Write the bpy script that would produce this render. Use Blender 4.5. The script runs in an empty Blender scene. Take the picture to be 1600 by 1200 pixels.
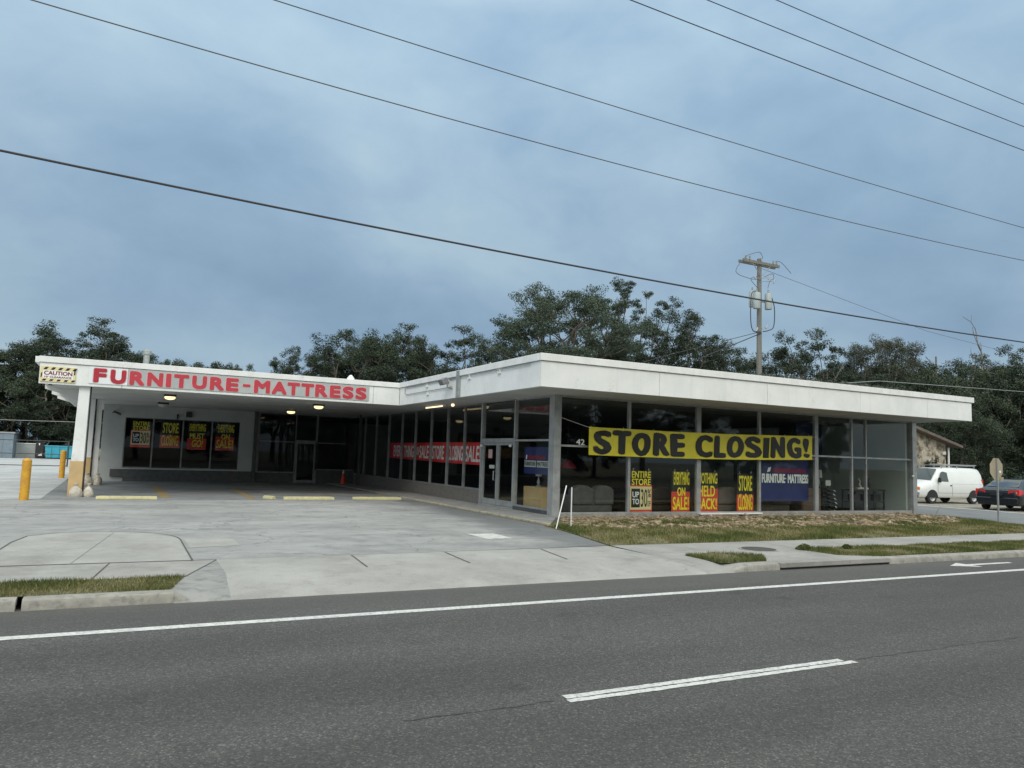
import bpy, bmesh, math, random
import numpy as np
from mathutils import Vector, Matrix
random.seed(7); rng=np.random.default_rng(7)
C=bpy.context.scene.collection
# ---------------------------------------------------------------- camera
cd=bpy.data.cameras.new('camera'); cam=bpy.data.objects.new('camera',cd); C.objects.link(cam)
cd.sensor_width=36; cd.lens=26.775; cd.clip_start=.1; cd.clip_end=3000
R=((0.88698465,-0.07206271,-0.45614163),(-0.46069289,-0.06975936,-0.88481393),(0.03194194,0.99495759,-0.09507426))
M4=Matrix(R).to_4x4(); M4.translation=(0,0,1.72); cam.matrix_world=M4
bpy.context.scene.camera=cam
# ---------------------------------------------------------------- sun + sky
SUN=Vector((-0.42,-0.62,0.66)).normalized()
sl=bpy.data.lights.new('sun','SUN'); sl.energy=1.35; sl.angle=math.radians(24); sl.color=(1,.93,.85)
so=bpy.data.objects.new('sun',sl); C.objects.link(so); so.location=(-20,-30,40); so.rotation_euler=(-SUN).to_track_quat('-Z','Y').to_euler()
W=bpy.data.worlds.new('World'); bpy.context.scene.world=W; W.use_nodes=True
nt=W.node_tree; nt.nodes.clear()
def N(t,**k):
    n=nt.nodes.new(t)
    for a,b in k.items(): setattr(n,a,b)
    return n
def Lk(a,b): nt.links.new(a,b)
def mth(op,a,b=None,c=None,clamp=False):
    n=N('ShaderNodeMath',operation=op); n.use_clamp=clamp
    for i,v in enumerate((a,b,c)):
        if v is None: continue
        if isinstance(v,(int,float)): n.inputs[i].default_value=v
        else: Lk(v,n.inputs[i])
    return n.outputs[0]
def mixc(f,a,b,bt='MIX'):
    n=N('ShaderNodeMix',data_type='RGBA',blend_type=bt)
    for s,v in ((n.inputs[0],f),(n.inputs[6],a),(n.inputs[7],b)):
        if isinstance(v,(int,float)): s.default_value=v
        elif isinstance(v,tuple): s.default_value=(*v,1) if len(v)==3 else v
        else: Lk(v,s)
    return n.outputs[2]
def ramp(f,st,interp='LINEAR'):
    n=N('ShaderNodeValToRGB'); n.color_ramp.interpolation=interp
    e=n.color_ramp.elements
    while len(e)<len(st): e.new(.5)
    for x,(p,c) in zip(e,st): x.position=p; x.color=(c,c,c,1) if isinstance(c,(int,float)) else (*c,1)
    Lk(f,n.inputs[0]); return n.outputs[0]
tc=N('ShaderNodeTexCoord'); sep=N('ShaderNodeSeparateXYZ'); Lk(tc.outputs['Generated'],sep.inputs[0])
sx,sy,sz=sep.outputs
den=mth('ADD',mth('MAXIMUM',sz,0.0),.22)
cmb=N('ShaderNodeCombineXYZ'); Lk(mth('DIVIDE',sx,den),cmb.inputs[0]); Lk(mth('DIVIDE',sy,den),cmb.inputs[1])
def noise(vec,scale,det=5,rough=.5,dist=0,loc=(0,0,0),stretch=(1,1,1)):
    mp=N('ShaderNodeMapping'); mp.inputs['Location'].default_value=loc; mp.inputs['Scale'].default_value=stretch; Lk(vec,mp.inputs[0])
    n=N('ShaderNodeTexNoise'); n.inputs['Scale'].default_value=scale; n.inputs['Detail'].default_value=det
    n.inputs['Roughness'].default_value=rough; n.inputs['Distortion'].default_value=dist; Lk(mp.outputs[0],n.inputs[0]); return n.outputs[0]
n1=noise(cmb.outputs[0],.6,5,.42,.3,(3.1,1.7,0)); n2=noise(tc.outputs['Generated'],2.6,6,.5,.3,(7.3,2.2,4),(1,1,1.7)); n3=noise(tc.outputs['Generated'],8,6,.55,.4,(1,9,2),(1,1,1.6))
cl=mth('ADD',mth('ADD',mth('MULTIPLY',n1,.40),mth('MULTIPLY',n2,.45)),mth('MULTIPLY',n3,.15))
ccol=ramp(cl,[(.40,(.245,.375,.52)),(.475,(.300,.440,.59)),(.54,(.37,.515,.645)),(.66,(.49,.64,.725))])
low=ramp(sz,[(0,0.90),(.16,.90),(.33,1.04),(.5,1.20)])
ccol=mixc(1.0,ccol,low,'MULTIPLY')
# brighter, whiter cloud towards the zenith and the hidden sun behind the camera
zen=ramp(sz,[(.52,0),(.9,1)]); back=mth('MULTIPLY',ramp(mth('MULTIPLY',sy,-1),[(0,0),(.7,1)]),ramp(sz,[(0.02,0.25),(.25,1)]))
up=mth('MAXIMUM',zen,back)
ccol=mixc(up,ccol,mixc(1.0,ccol,(4.3,3.1,2.2),'MULTIPLY'))
sky=N('ShaderNodeTexSky',sky_type='NISHITA',sun_disc=False); sky.sun_elevation=math.asin(SUN.z); sky.sun_rotation=math.atan2(SUN.x,SUN.y)
tot=mixc(.06,mixc(1.0,ccol,(10,10,10),'MULTIPLY'),sky.outputs[0])
bg=N('ShaderNodeBackground'); bg.inputs[1].default_value=.1; Lk(tot,bg.inputs[0])
wo=N('ShaderNodeOutputWorld'); Lk(bg.outputs[0],wo.inputs[0])
vs=bpy.context.scene.view_settings; vs.view_transform='Standard'; vs.look='None'; vs.gamma=1; vs.exposure=0.0
sc=bpy.context.scene
try:
    sc.cycles.max_bounces=6; sc.cycles.transparent_max_bounces=12; sc.cycles.glossy_bounces=3; sc.cycles.diffuse_bounces=3
except Exception: pass
# ---------------------------------------------------------------- materials
def mat(name,c1,c2=None,scale=3,rough=.8,bump=0,bscale=40,metal=0,detail=6,lo=.35,hi=.65,stretch=(1,1,1),c3=None,s3=60,f3=.4,spec=.5,coat=0,emit=None,estr=0,bdist=.01):
    global nt
    m=bpy.data.materials.new(name); m.use_nodes=True; nt=m.node_tree; nt.nodes.clear()
    o=N('ShaderNodeOutputMaterial'); b=N('ShaderNodeBsdfPrincipled'); Lk(b.outputs[0],o.inputs[0])
    b.inputs['Roughness'].default_value=rough; b.inputs['Metallic'].default_value=metal
    b.inputs['Specular IOR Level'].default_value=spec; b.inputs['Coat Weight'].default_value=coat
    g=N('ShaderNodeNewGeometry'); P=g.outputs['Position']
    m['pos']=0
    if c2:
        f=ramp(noise(P,scale,detail,.6,stretch=stretch),[(lo,0),(hi,1)]); col=mixc(f,c1,c2)
    else:
        col=None; b.inputs['Base Color'].default_value=(*c1,1)
    if c3:
        f=ramp(noise(P,s3,3,.6),[(.5,0),(.68,f3)]); col=mixc(f,col if col else c1,c3)
    if col: Lk(col,b.inputs['Base Color'])
    if bump:
        bn=N('ShaderNodeBump'); bn.inputs['Strength'].default_value=bump; bn.inputs['Distance'].default_value=bdist
        Lk(noise(P,bscale,5,.65),bn.inputs['Height']); Lk(bn.outputs[0],b.inputs['Normal'])
    if emit: b.inputs['Emission Color'].default_value=(*emit,1); b.inputs['Emission Strength'].default_value=estr
    return m
def nodes_of(m):
    global nt
    nt=m.node_tree; b=[n for n in nt.nodes if n.type=='BSDF_PRINCIPLED'][0]; return b
M={}
M['white_stucco']=mat('white_stucco',(.80,.81,.81),(.72,.74,.74),1.3,.85,.25,60,c3=(.60,.63,.62),s3=.7,f3=.35)
M['white_trim']=mat('white_trim',(.80,.81,.81),(.70,.71,.70),2.5,.6,.1,30)
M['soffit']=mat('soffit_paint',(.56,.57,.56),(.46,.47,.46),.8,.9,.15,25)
M['masonry']=mat('painted_masonry',(.44,.47,.47),(.37,.40,.40),1.1,.9,.3,18,c3=(.45,.47,.46),s3=1.7,f3=.3)
M['tile_dark']=mat('dark_base_panel',(.055,.062,.066),(.085,.092,.095),5,.7,.1,20)
M['kick_brown']=mat('kick_wall_stone',(.115,.108,.100),(.165,.155,.143),9,.85,.3,40)
M['alu']=mat('brushed_aluminium',(.40,.415,.42),(.30,.31,.315),4,.42,metal=.35)
M['alu_dark']=mat('weathered_aluminium',(.26,.27,.275),(.18,.19,.195),4,.5,metal=.3)
M['steel_dark']=mat('dark_steel',(.05,.052,.055),(.08,.08,.082),6,.5,metal=.3)
M['black']=mat('black_plastic',(.015,.015,.017),rough=.5)
M['yellow_paint']=mat('yellow_bollard_paint',(.68,.36,.025),(.55,.28,.03),5,.5,.1,30,c3=(.35,.20,.05),s3=14,f3=.5)
M['cream_yellow']=mat('faded_yellow_paint',(.60,.55,.28),(.46,.43,.26),6,.75,.3,50,c3=(.33,.32,.26),s3=25,f3=.6)
M['worn_kerb']=mat('worn_cream_kerb',(.42,.37,.24),(.30,.28,.22),3,.8,.3,40,c3=(.17,.165,.15),s3=9,f3=.8)
M['tan_paint']=mat('tan_column_paint',(.60,.42,.20),(.50,.36,.19),3,.7,.15,30)
M['mark_yellow']=mat('worn_yellow_marking',(.36,.25,.09),(.24,.19,.11),3.5,.85,lo=.4,hi=.6)
M['concrete']=mat('sidewalk_concrete',(.35,.342,.325),(.27,.265,.25),.9,.9,.35,45,c3=(.23,.225,.21),s3=5,f3=.45)
M['concrete2']=mat('apron_concrete',(.375,.368,.35),(.295,.29,.275),.7,.9,.35,45,c3=(.25,.245,.23),s3=3,f3=.4)
M['concrete_dark']=mat('stained_concrete',(.30,.30,.29),(.21,.215,.21),1.5,.9,.4,40,c3=(.14,.14,.135),s3=6,f3=.5)
M['concrete_bright']=mat('rear_lot_concrete',(.50,.51,.51),(.40,.42,.425),.45,.9,stretch=(.4,1,1),c3=(.27,.29,.30),s3=.9,f3=.6)
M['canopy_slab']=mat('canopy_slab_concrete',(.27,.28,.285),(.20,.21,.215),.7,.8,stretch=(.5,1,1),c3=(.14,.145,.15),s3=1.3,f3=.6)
M['kerb']=mat('kerb_concrete',(.35,.335,.30),(.24,.23,.205),4,.9,.5,35,c3=(.15,.15,.14),s3=9,f3=.65)
M['joint']=mat('dark_joint',(.07,.068,.06),(.12,.12,.10),8,.95)
M['paint_white']=mat('road_paint_white',(.66,.66,.64),(.52,.52,.50),6,.7,.3,60,c3=(.22,.22,.215),s3=28,f3=.75)
M['sealer']=mat('black_crack_sealer',(.018,.018,.018),(.035,.035,.035),20,.6)
M['lawn_soil']=mat('lawn_soil',(.13,.115,.065),(.075,.085,.03),2.2,.95,.5,30,c3=(.24,.20,.13),s3=7,f3=.6)
M['far_ground']=mat('far_ground',(.10,.10,.06),(.16,.145,.10),.15,.95)
M['side_asphalt']=mat('side_street_asphalt',(.20,.21,.215),(.155,.163,.17),1.2,.85,.3,60,stretch=(1,.4,1))
M['dirt_lot']=mat('gravel_lot',(.36,.34,.29),(.22,.205,.17),.8,.95,.4,20,c3=(.13,.12,.095),s3=2.3,f3=.8)
M['rock']=mat('limestone_rock',(.33,.25,.16),(.16,.12,.08),9,.9,.5,30,c3=(.56,.49,.37),s3=7,f3=.7)
M['bark']=mat('oak_bark',(.085,.075,.062),(.14,.125,.105),4,.95,.6,12,stretch=(1,1,.3),bdist=.03)
M['bark_pale']=mat('pale_dead_wood',(.22,.205,.18),(.15,.14,.12),5,.95)
M['pole_wood']=mat('weathered_pole_wood',(.20,.195,.175),(.14,.138,.125),3,.9,.3,20,stretch=(3,3,.3))
M['galv']=mat('galvanised_steel',(.36,.385,.38),(.28,.30,.30),6,.5,metal=.4)
M['transformer']=mat('pale_transformer_paint',(.40,.45,.45),(.33,.38,.38),3,.5)
M['wire']=mat('black_cable',(.04,.042,.05),rough=.6)
M['wire_grey']=mat('grey_cable',(.10,.105,.11),rough=.6)
M['banner_yellow']=mat('yellow_vinyl',(.72,.64,.035),(.60,.53,.03),1.4,.45,.2,3,bdist=.05)
M['black_print']=mat('black_print',(.012,.013,.012),rough=.5)
M['red_print']=mat('red_print',(.72,.07,.035),(.62,.055,.03),3,.5)
M['yellow_print']=mat('yellow_print',(.92,.80,.035),(.85,.72,.03),4,.5,.2,6,bdist=.03)
M['cream_print']=mat('cream_print',(.75,.55,.30),rough=.5)
M['white_print']=mat('white_print',(.80,.82,.82),rough=.5)
M['red_banner']=mat('red_vinyl',(.70,.03,.04),(.58,.025,.03),2,.5)
M['blue_vinyl']=mat('blue_vinyl',(.010,.022,.14),(.008,.017,.10),3,.5)
M['crimson_print']=mat('crimson_print',(.22,.010,.04),rough=.6)
M['sign_red']=mat('sign_letter_red',(.43,.018,.04),(.36,.016,.035),5,.55)
M['sign_red_faded']=mat('sign_letter_faded_red',(.50,.040,.062),(.44,.036,.055),3,.6)
M['sign_pink']=mat('sign_letter_pink_edge',(.68,.42,.43),rough=.6)
M['sign_grey']=mat('sign_panel_grey',(.42,.45,.455),(.37,.40,.405),2,.6)
M['sign_white']=mat('sign_panel_white',(.74,.78,.80),rough=.6)
M['caution_yellow']=mat('hazard_yellow',(.72,.63,.34),rough=.6)
M['maroon_print']=mat('maroon_print',(.20,.012,.025),rough=.6)
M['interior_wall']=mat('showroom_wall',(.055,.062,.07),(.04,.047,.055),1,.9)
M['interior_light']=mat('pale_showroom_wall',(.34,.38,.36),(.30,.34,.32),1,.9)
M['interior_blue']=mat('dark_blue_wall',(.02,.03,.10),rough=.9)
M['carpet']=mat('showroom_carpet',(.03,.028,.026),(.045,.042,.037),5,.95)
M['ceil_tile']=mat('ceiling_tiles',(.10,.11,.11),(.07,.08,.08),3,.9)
M['sofa_grey']=mat('grey_sofa_fabric',(.10,.098,.095),(.075,.073,.072),6,.95,.3,50)
M['sofa_brown']=mat('dark_brown_leather',(.05,.035,.025),(.035,.026,.02),5,.55)
M['sofa_tan']=mat('taupe_fabric',(.19,.155,.125),(.145,.12,.10),6,.95,.3,40)
M['wood_brown']=mat('brown_wood',(.17,.10,.06),(.11,.065,.04),5,.6,stretch=(.3,3,3))
M['cardboard']=mat('cardboard',(.52,.36,.17),(.45,.31,.145),3,.85,.1,30)
M['shade_white']=mat('white_lampshade',(.60,.60,.57),rough=.9)
M['dark_wood']=mat('black_wood',(.012,.012,.013),(.02,.02,.02),6,.5)
M['sandbag']=mat('white_sandbag_cloth',(.62,.58,.50),(.42,.38,.31),9,.95,.5,30)
M['cone_orange']=mat('cone_orange',(.62,.05,.025),rough=.5)
M['sign_back']=mat('bare_sign_back',(.40,.345,.25),(.33,.28,.20),5,.6,metal=.2)
M['van_white']=mat('white_van_paint',(.74,.77,.77),(.70,.73,.73),2,.3,coat=.4)
M['car_dark']=mat('dark_navy_car_paint',(.006,.009,.014),rough=.22,coat=.4,spec=.3)
M['car_glass']=mat('tinted_car_glass',(.03,.045,.05),rough=.08,spec=.8)
M['rubber']=mat('tyre_rubber',(.02,.02,.02),(.035,.035,.035),10,.85)
M['chrome']=mat('chrome_trim',(.62,.64,.65),rough=.2,metal=.9)
M['rim']=mat('wheel_rim',(.45,.46,.47),rough=.35,metal=.6)
M['tail_red']=mat('red_lens',(.55,.02,.02),rough=.15,coat=.5)
M['orange_lens']=mat('orange_lens',(.75,.22,.03),rough=.2)
M['clear_lens']=mat('clear_lens',(.55,.57,.56),rough=.15)
M['stone_wall']=mat('rubble_stone_wall',(.44,.40,.33),(.11,.09,.065),1.9,.95,.8,9,c3=(.66,.61,.50),s3=5,f3=.6,lo=.42,hi=.58,bdist=.05)
M['shingle']=mat('brown_shingles',(.16,.13,.11),(.10,.085,.075),6,.95,.5,20)
M['teal']=mat('teal_dumpster_paint',(.06,.42,.55),(.05,.34,.46),2,.55)
M['shed_grey']=mat('blue_grey_shed',(.20,.26,.31),(.16,.21,.26),2,.8)
M['lamp_glow']=mat('lit_lamp_lens',(.9,.8,.5),rough=.4,emit=(1,.80,.42),estr=1.5)
M['tube_glow']=mat('lit_tube',(.9,.85,.7),rough=.4,emit=(1,.74,.42),estr=1.8)
M['iron']=mat('cast_iron',(.045,.042,.04),(.075,.07,.065),12,.7,.5,40)
for nm in ('white_stucco','white_trim'):
    b=nodes_of(M[nm]); base=b.inputs['Base Color'].links[0].from_socket
    g=[n for n in nt.nodes if n.type=='NEW_GEOMETRY'][0].outputs['Position']
    st=ramp(noise(g,5,5,.65,stretch=(1,1,.10)),[(.55,0),(.75,.22)]); c=mixc(st,base,(.44,.455,.45))
    bl=ramp(noise(g,1.7,6,.7,loc=(5,2,1)),[(.60,0),(.72,.4)]); c=mixc(bl,c,(.50,.50,.46))
    sp=ramp(noise(g,38,3,.6),[(.66,0),(.74,.35)]); c=mixc(sp,c,(.33,.32,.28)); Lk(c,b.inputs['Base Color'])
# asphalt of the main road: stone-flecked, with broad wheel bands
m=mat('road_asphalt',(.078,.075,.072),(.062,.060,.058),.5,.9,.55,55,stretch=(.25,1,1)); M['asphalt']=m
b=nodes_of(m); base=b.inputs['Base Color'].links[0].from_socket
g=[n for n in nt.nodes if n.type=='NEW_GEOMETRY'][0].outputs['Position']
v=N('ShaderNodeTexVoronoi'); v.inputs['Scale'].default_value=85; Lk(g,v.inputs[0])
sepc=N('ShaderNodeSeparateColor'); Lk(v.outputs['Color'],sepc.inputs[0])
fl=ramp(sepc.outputs[0],[(0.0,.62),(.5,.96),(.86,1.15),(.97,2.0)])
c=mixc(1.0,base,fl,'MULTIPLY')
nn=ramp(noise(g,26,4,.7),[(.3,.78),(.7,1.22)]); c=mixc(1.0,c,nn,'MULTIPLY')
n4=ramp(noise(g,.9,4,.6,stretch=(.12,1,1)),[(.35,.88),(.65,1.12)]); c=mixc(1.0,c,n4,'MULTIPLY')
oil=ramp(noise(g,2.2,5,.6),[(.58,1),(.72,.76)]); c=mixc(1.0,c,oil,'MULTIPLY')
sy_=N('ShaderNodeSeparateXYZ'); Lk(g,sy_.inputs[0]); yw_=mth('ADD',sy_.outputs[1],mth('MULTIPLY',mth('SUBTRACT',noise(g,1.1,5,.6),.5),.5))
gut=ramp(mth('MULTIPLY',mth('SUBTRACT',yw_,8.7),.7),[(0,0),(.35,.30),(.80,.45),(.86,.85)]); c=mixc(gut,c,(.115,.112,.105))
wp=mth('ABSOLUTE',mth('SINE',mth('MULTIPLY',mth('SUBTRACT',yw_,5.25),1.84))); wpr=ramp(wp,[(.2,1.07),(1,.90)]); c=mixc(1.0,c,wpr,'MULTIPLY')
Lk(c,b.inputs['Base Color'])
# parking lot: bleached old asphalt, blotches, dark sealed wedge along the walkway kerb
m=mat('parking_lot_asphalt',(.345,.346,.338),(.25,.254,.252),.55,.9,.45,45,stretch=(.45,1.2,1),c3=(.16,.17,.175),s3=2.4,f3=.45); M['lot']=m
b=nodes_of(m); base=b.inputs['Base Color'].links[0].from_socket
g=[n for n in nt.nodes if n.type=='NEW_GEOMETRY'][0].outputs['Position']
ss=N('ShaderNodeSeparateXYZ'); Lk(g,ss.inputs[0])
wob=mth('MULTIPLY',mth('SUBTRACT',noise(g,.8,5,.65),.5),2.6)
e1=mth('ADD',mth('SUBTRACT',ss.outputs[0],7.9),wob)           # x past the wobbly edge
e1=mth('ADD',e1,mth('MULTIPLY',mth('SUBTRACT',ss.outputs[1],17.5),-.10))
f=ramp(e1,[(0,0),(.9,.75)]); c=mixc(f,base,(.115,.125,.13))
fine=ramp(noise(g,48,3,.7),[(.3,.85),(.7,1.15)]); c=mixc(1.0,c,fine,'MULTIPLY')
crk=N('ShaderNodeTexVoronoi',feature='DISTANCE_TO_EDGE'); crk.inputs['Scale'].default_value=.35
mp=N('ShaderNodeMapping'); Lk(g,mp.inputs[0]); 
addv=N('ShaderNodeVectorMath',operation='ADD'); Lk(mp.outputs[0],addv.inputs[0])
nz=N('ShaderNodeTexNoise'); nz.inputs['Scale'].default_value=1.3; nz.inputs['Detail'].default_value=6; Lk(g,nz.inputs[0]); Lk(nz.outputs['Color'],addv.inputs[1])
Lk(addv.outputs[0],crk.inputs[0])
cf=ramp(crk.outputs['Distance'],[(0,.55),(.006,1)]); c=mixc(1.0,c,cf,'MULTIPLY'); Lk(c,b.inputs['Base Color'])
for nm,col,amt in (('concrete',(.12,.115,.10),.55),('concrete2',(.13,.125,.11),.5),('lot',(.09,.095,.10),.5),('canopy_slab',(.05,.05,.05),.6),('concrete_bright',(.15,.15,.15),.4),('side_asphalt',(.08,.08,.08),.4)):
    b=nodes_of(M[nm]); base=b.inputs['Base Color'].links[0].from_socket
    g=[n for n in nt.nodes if n.type=='NEW_GEOMETRY'][0].outputs['Position']
    sp=ramp(noise(g,7,5,.7,loc=(2,8,1)),[(.63,0),(.70,amt)]); c=mixc(sp,base,col)
    bg_=ramp(noise(g,.55,7,.72,loc=(9,4,2)),[(.50,0),(.66,amt*.75)]); c=mixc(bg_,c,col)
    fg=ramp(noise(g,90,3,.7),[(.3,.82),(.7,1.18)]); c=mixc(1.0,c,fg,'MULTIPLY'); Lk(c,b.inputs['Base Color'])
# glass: tinted see-through pane with an angle-dependent mirror
def glass(name,tint,refl=.9,base=.045):
    global nt
    m=bpy.data.materials.new(name); m.use_nodes=True; nt=m.node_tree; nt.nodes.clear()
    o=N('ShaderNodeOutputMaterial'); t=N('ShaderNodeBsdfTransparent'); t.inputs[0].default_value=(*tint,1)
    gl=N('ShaderNodeBsdfGlossy'); gl.inputs['Roughness'].default_value=.015; gl.inputs[0].default_value=(.9,.95,.95,1)
    lw=N('ShaderNodeLayerWeight'); lw.inputs[0].default_value=.5
    f=mth('ADD',mth('MULTIPLY',mth('POWER',lw.outputs['Facing'],5.0),refl),base)
    mx=N('ShaderNodeMixShader'); Lk(f,mx.inputs[0]); Lk(t.outputs[0],mx.inputs[1]); Lk(gl.outputs[0],mx.inputs[2]); Lk(mx.outputs[0],o.inputs[0]); return m
M['glass']=glass('shop_window_glass',(.90,.93,.91))
M['glass_dark']=glass('dark_tinted_glass',(.86,.88,.92),.5,.02)
def foliage(name,c1,c2,c3):
    global nt
    m=bpy.data.materials.new(name); m.use_nodes=True; nt=m.node_tree; nt.nodes.clear()
    o=N('ShaderNodeOutputMaterial'); b=N('ShaderNodeBsdfPrincipled'); b.inputs['Roughness'].default_value=.65; b.inputs['Specular IOR Level'].default_value=.3
    a=N('ShaderNodeAttribute',attribute_name='tint'); col=ramp(a.outputs['Fac'],[(0,c1),(.6,c2),(1,c3)])
    Lk(col,b.inputs['Base Color']); tr=N('ShaderNodeBsdfTranslucent'); Lk(col,tr.inputs[0])
    mx=N('ShaderNodeMixShader'); mx.inputs[0].default_value=.22; Lk(b.outputs[0],mx.inputs[1]); Lk(tr.outputs[0],mx.inputs[2]); Lk(mx.outputs[0],o.inputs[0]); return m
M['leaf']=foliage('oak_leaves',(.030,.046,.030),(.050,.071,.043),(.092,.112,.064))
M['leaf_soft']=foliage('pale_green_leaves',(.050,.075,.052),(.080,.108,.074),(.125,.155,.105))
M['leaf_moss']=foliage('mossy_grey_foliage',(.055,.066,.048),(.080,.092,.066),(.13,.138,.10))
M['grass']=foliage('grass_blades',(.060,.095,.018),(.125,.135,.040),(.30,.255,.125))
M['grass_green']=foliage('green_grass_blades',(.062,.088,.020),(.115,.130,.038),(.27,.23,.11))
# ---------------------------------------------------------------- helpers
def tag(o,label=None,cat=None,group=None,kind=None):
    if label: o['label']=label
    if cat: o['category']=cat
    if group: o['group']=group
    if kind: o['kind']=kind
    return o
def wloc(o):
    v=Vector((0,0,0))
    while o is not None: v+=o.location; o=o.parent
    return v
def empty(name,loc=(0,0,0),rz=0,label=None,cat=None,group=None):
    o=bpy.data.objects.new(name,None); C.objects.link(o); o.location=loc; o.rotation_euler=(0,0,rz); o.empty_display_size=.3
    return tag(o,label,cat,group)
class MB:
    def __init__(s): s.v=[]; s.f=[]; s.m=[]; s.mi=0
    def add(s,vs,fs):
        k=len(s.v); s.v+= [tuple(map(float,p)) for p in vs]; s.f+=[tuple(i+k for i in f) for f in fs]; s.m+=[s.mi]*len(fs); return s
    def box(s,x0,y0,z0,x1,y1,z1):
        x0,x1=min(x0,x1),max(x0,x1); y0,y1=min(y0,y1),max(y0,y1); z0,z1=min(z0,z1),max(z0,z1)
        return s.add([(x0,y0,z0),(x1,y0,z0),(x1,y1,z0),(x0,y1,z0),(x0,y0,z1),(x1,y0,z1),(x1,y1,z1),(x0,y1,z1)],
            [(3,2,1,0),(4,5,6,7),(0,1,5,4),(1,2,6,5),(2,3,7,6),(3,0,4,7)])
    def obox(s,c,ax,ay,az):
        c,ax,ay,az=map(Vector,(c,ax,ay,az)); P=[]
        for k in (-1,1):
            for i,j in ((-1,-1),(1,-1),(1,1),(-1,1)): P.append(c+ax*i+ay*j+az*k)
        return s.add(P,[(3,2,1,0),(4,5,6,7),(0,1,5,4),(1,2,6,5),(2,3,7,6),(3,0,4,7)])
    def prism(s,pts,z0,z1):   # polygon (ccw) extruded in z
        n=len(pts); P=[(x,y,z0) for x,y in pts]+[(x,y,z1) for x,y in pts]
        return s.add(P,[tuple(range(n))[::-1],tuple(range(n,2*n))]+[(i,(i+1)%n,(i+1)%n+n,i+n) for i in range(n)])
    def prismax(s,pts,a0,a1,axis='y'):  # polygon in (h,z) extruded along y (h=x) or x (h=y)
        n=len(pts); P=[]
        for a in (a0,a1): P+=[((h,a,z) if axis=='y' else (a,h,z)) for h,z in pts]
        return s.add(P,[tuple(range(n)),tuple(range(n,2*n))[::-1]]+[(i,i+n,(i+1)%n+n,(i+1)%n) for i in range(n)])
    def tube(s,pts,r,n=8,r1=None,cap=True):
        pts=[Vector(p) for p in pts]; m=len(pts); rings=[]; 
        for i,p in enumerate(pts):
            d=(pts[min(i+1,m-1)]-pts[max(i-1,0)]).normalized(); a=d.orthogonal().normalized() if i==0 else (A-d*A.dot(d)).normalized(); A=a; bb=d.cross(a)
            rr=r if r1 is None else r+(r1-r)*i/(m-1)
            rings.append([p+a*rr*math.cos(t)+bb*rr*math.sin(t) for t in [2*math.pi*k/n for k in range(n)]])
        P=[q for R_ in rings for q in R_]; F=[]
        for i in range(m-1):
            for k in range(n): F.append((i*n+k,i*n+(k+1)%n,(i+1)*n+(k+1)%n,(i+1)*n+k))
        if cap: F+= [tuple(range(n))[::-1],tuple(range((m-1)*n,m*n))]
        return s.add(P,F)
    def lathe(s,c,prof,n=24):   # prof [(r,z)] about vertical axis through c
        P=[];F=[];m=len(prof)
        for r,z in prof:
            for k in range(n): t=2*math.pi*k/n; P.append((c[0]+r*math.cos(t),c[1]+r*math.sin(t),c[2]+z))
        for i in range(m-1):
            for k in range(n): F.append((i*n+k,i*n+(k+1)%n,(i+1)*n+(k+1)%n,(i+1)*n+k))
        F+=[tuple(range(n))[::-1],tuple(range((m-1)*n,m*n))]
        return s.add(P,F)
    def build(s,name,mats,parent=None,smooth=False,bevel=0,seg=2,top=False):
        me=bpy.data.meshes.new(name); org=Vector((0,0,0))
        if parent is not None: org=wloc(parent)
        elif top:
            a=np.array(s.v); org=Vector((float((a[:,0].min()+a[:,0].max())/2),float((a[:,1].min()+a[:,1].max())/2),float(a[:,2].min())))
        me.from_pydata([(x-org.x,y-org.y,z-org.z) for x,y,z in s.v],[],s.f)
        for mm in (mats if isinstance(mats,(list,tuple)) else [mats]): me.materials.append(mm)
        me.polygons.foreach_set('material_index',s.m); me.update()
        bm=bmesh.new(); bm.from_mesh(me); bmesh.ops.recalc_face_normals(bm,faces=bm.faces); bm.to_mesh(me); bm.free()
        if smooth:
            me.polygons.foreach_set('use_smooth',[True]*len(me.polygons))
            try: me.set_sharp_from_angle(angle=math.radians(38))
            except Exception: pass
        o=bpy.data.objects.new(name,me); C.objects.link(o)
        if parent is not None: o.parent=parent
        else: o.location=org
        if bevel:
            b=o.modifiers.new('bevel','BEVEL'); b.width=bevel; b.segments=seg; b.limit_method='ANGLE'
        return o
def sheet(name,pts,z,m,kind='structure'):
    mb=MB(); mb.add([(x,y,z) for x,y in pts],[tuple(range(len(pts)))]); o=mb.build(name,m)
    if o.data.polygons[0].normal.z<0: o.data.flip_normals()
    o['kind']=kind; return o
_tc={}
def text_verts(s,bold,shear=0):
    k=(s,bold,shear)
    if k in _tc: return _tc[k]
    cu=bpy.data.curves.new('t','FONT'); cu.body=s; cu.offset=bold; cu.resolution_u=4; cu.fill_mode='FRONT'; cu.shear=shear
    ob=bpy.data.objects.new('t',cu); C.objects.link(ob); dg=bpy.context.evaluated_depsgraph_get(); dg.update()
    me=bpy.data.meshes.new_from_object(ob.evaluated_get(dg)); v=np.array([x.co[:] for x in me.vertices]); f=[tuple(p.vertices) for p in me.polygons]
    bpy.data.objects.remove(ob); bpy.data.curves.remove(cu); bpy.data.meshes.remove(me)
    _tc[k]=(v,f); return v,f
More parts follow.
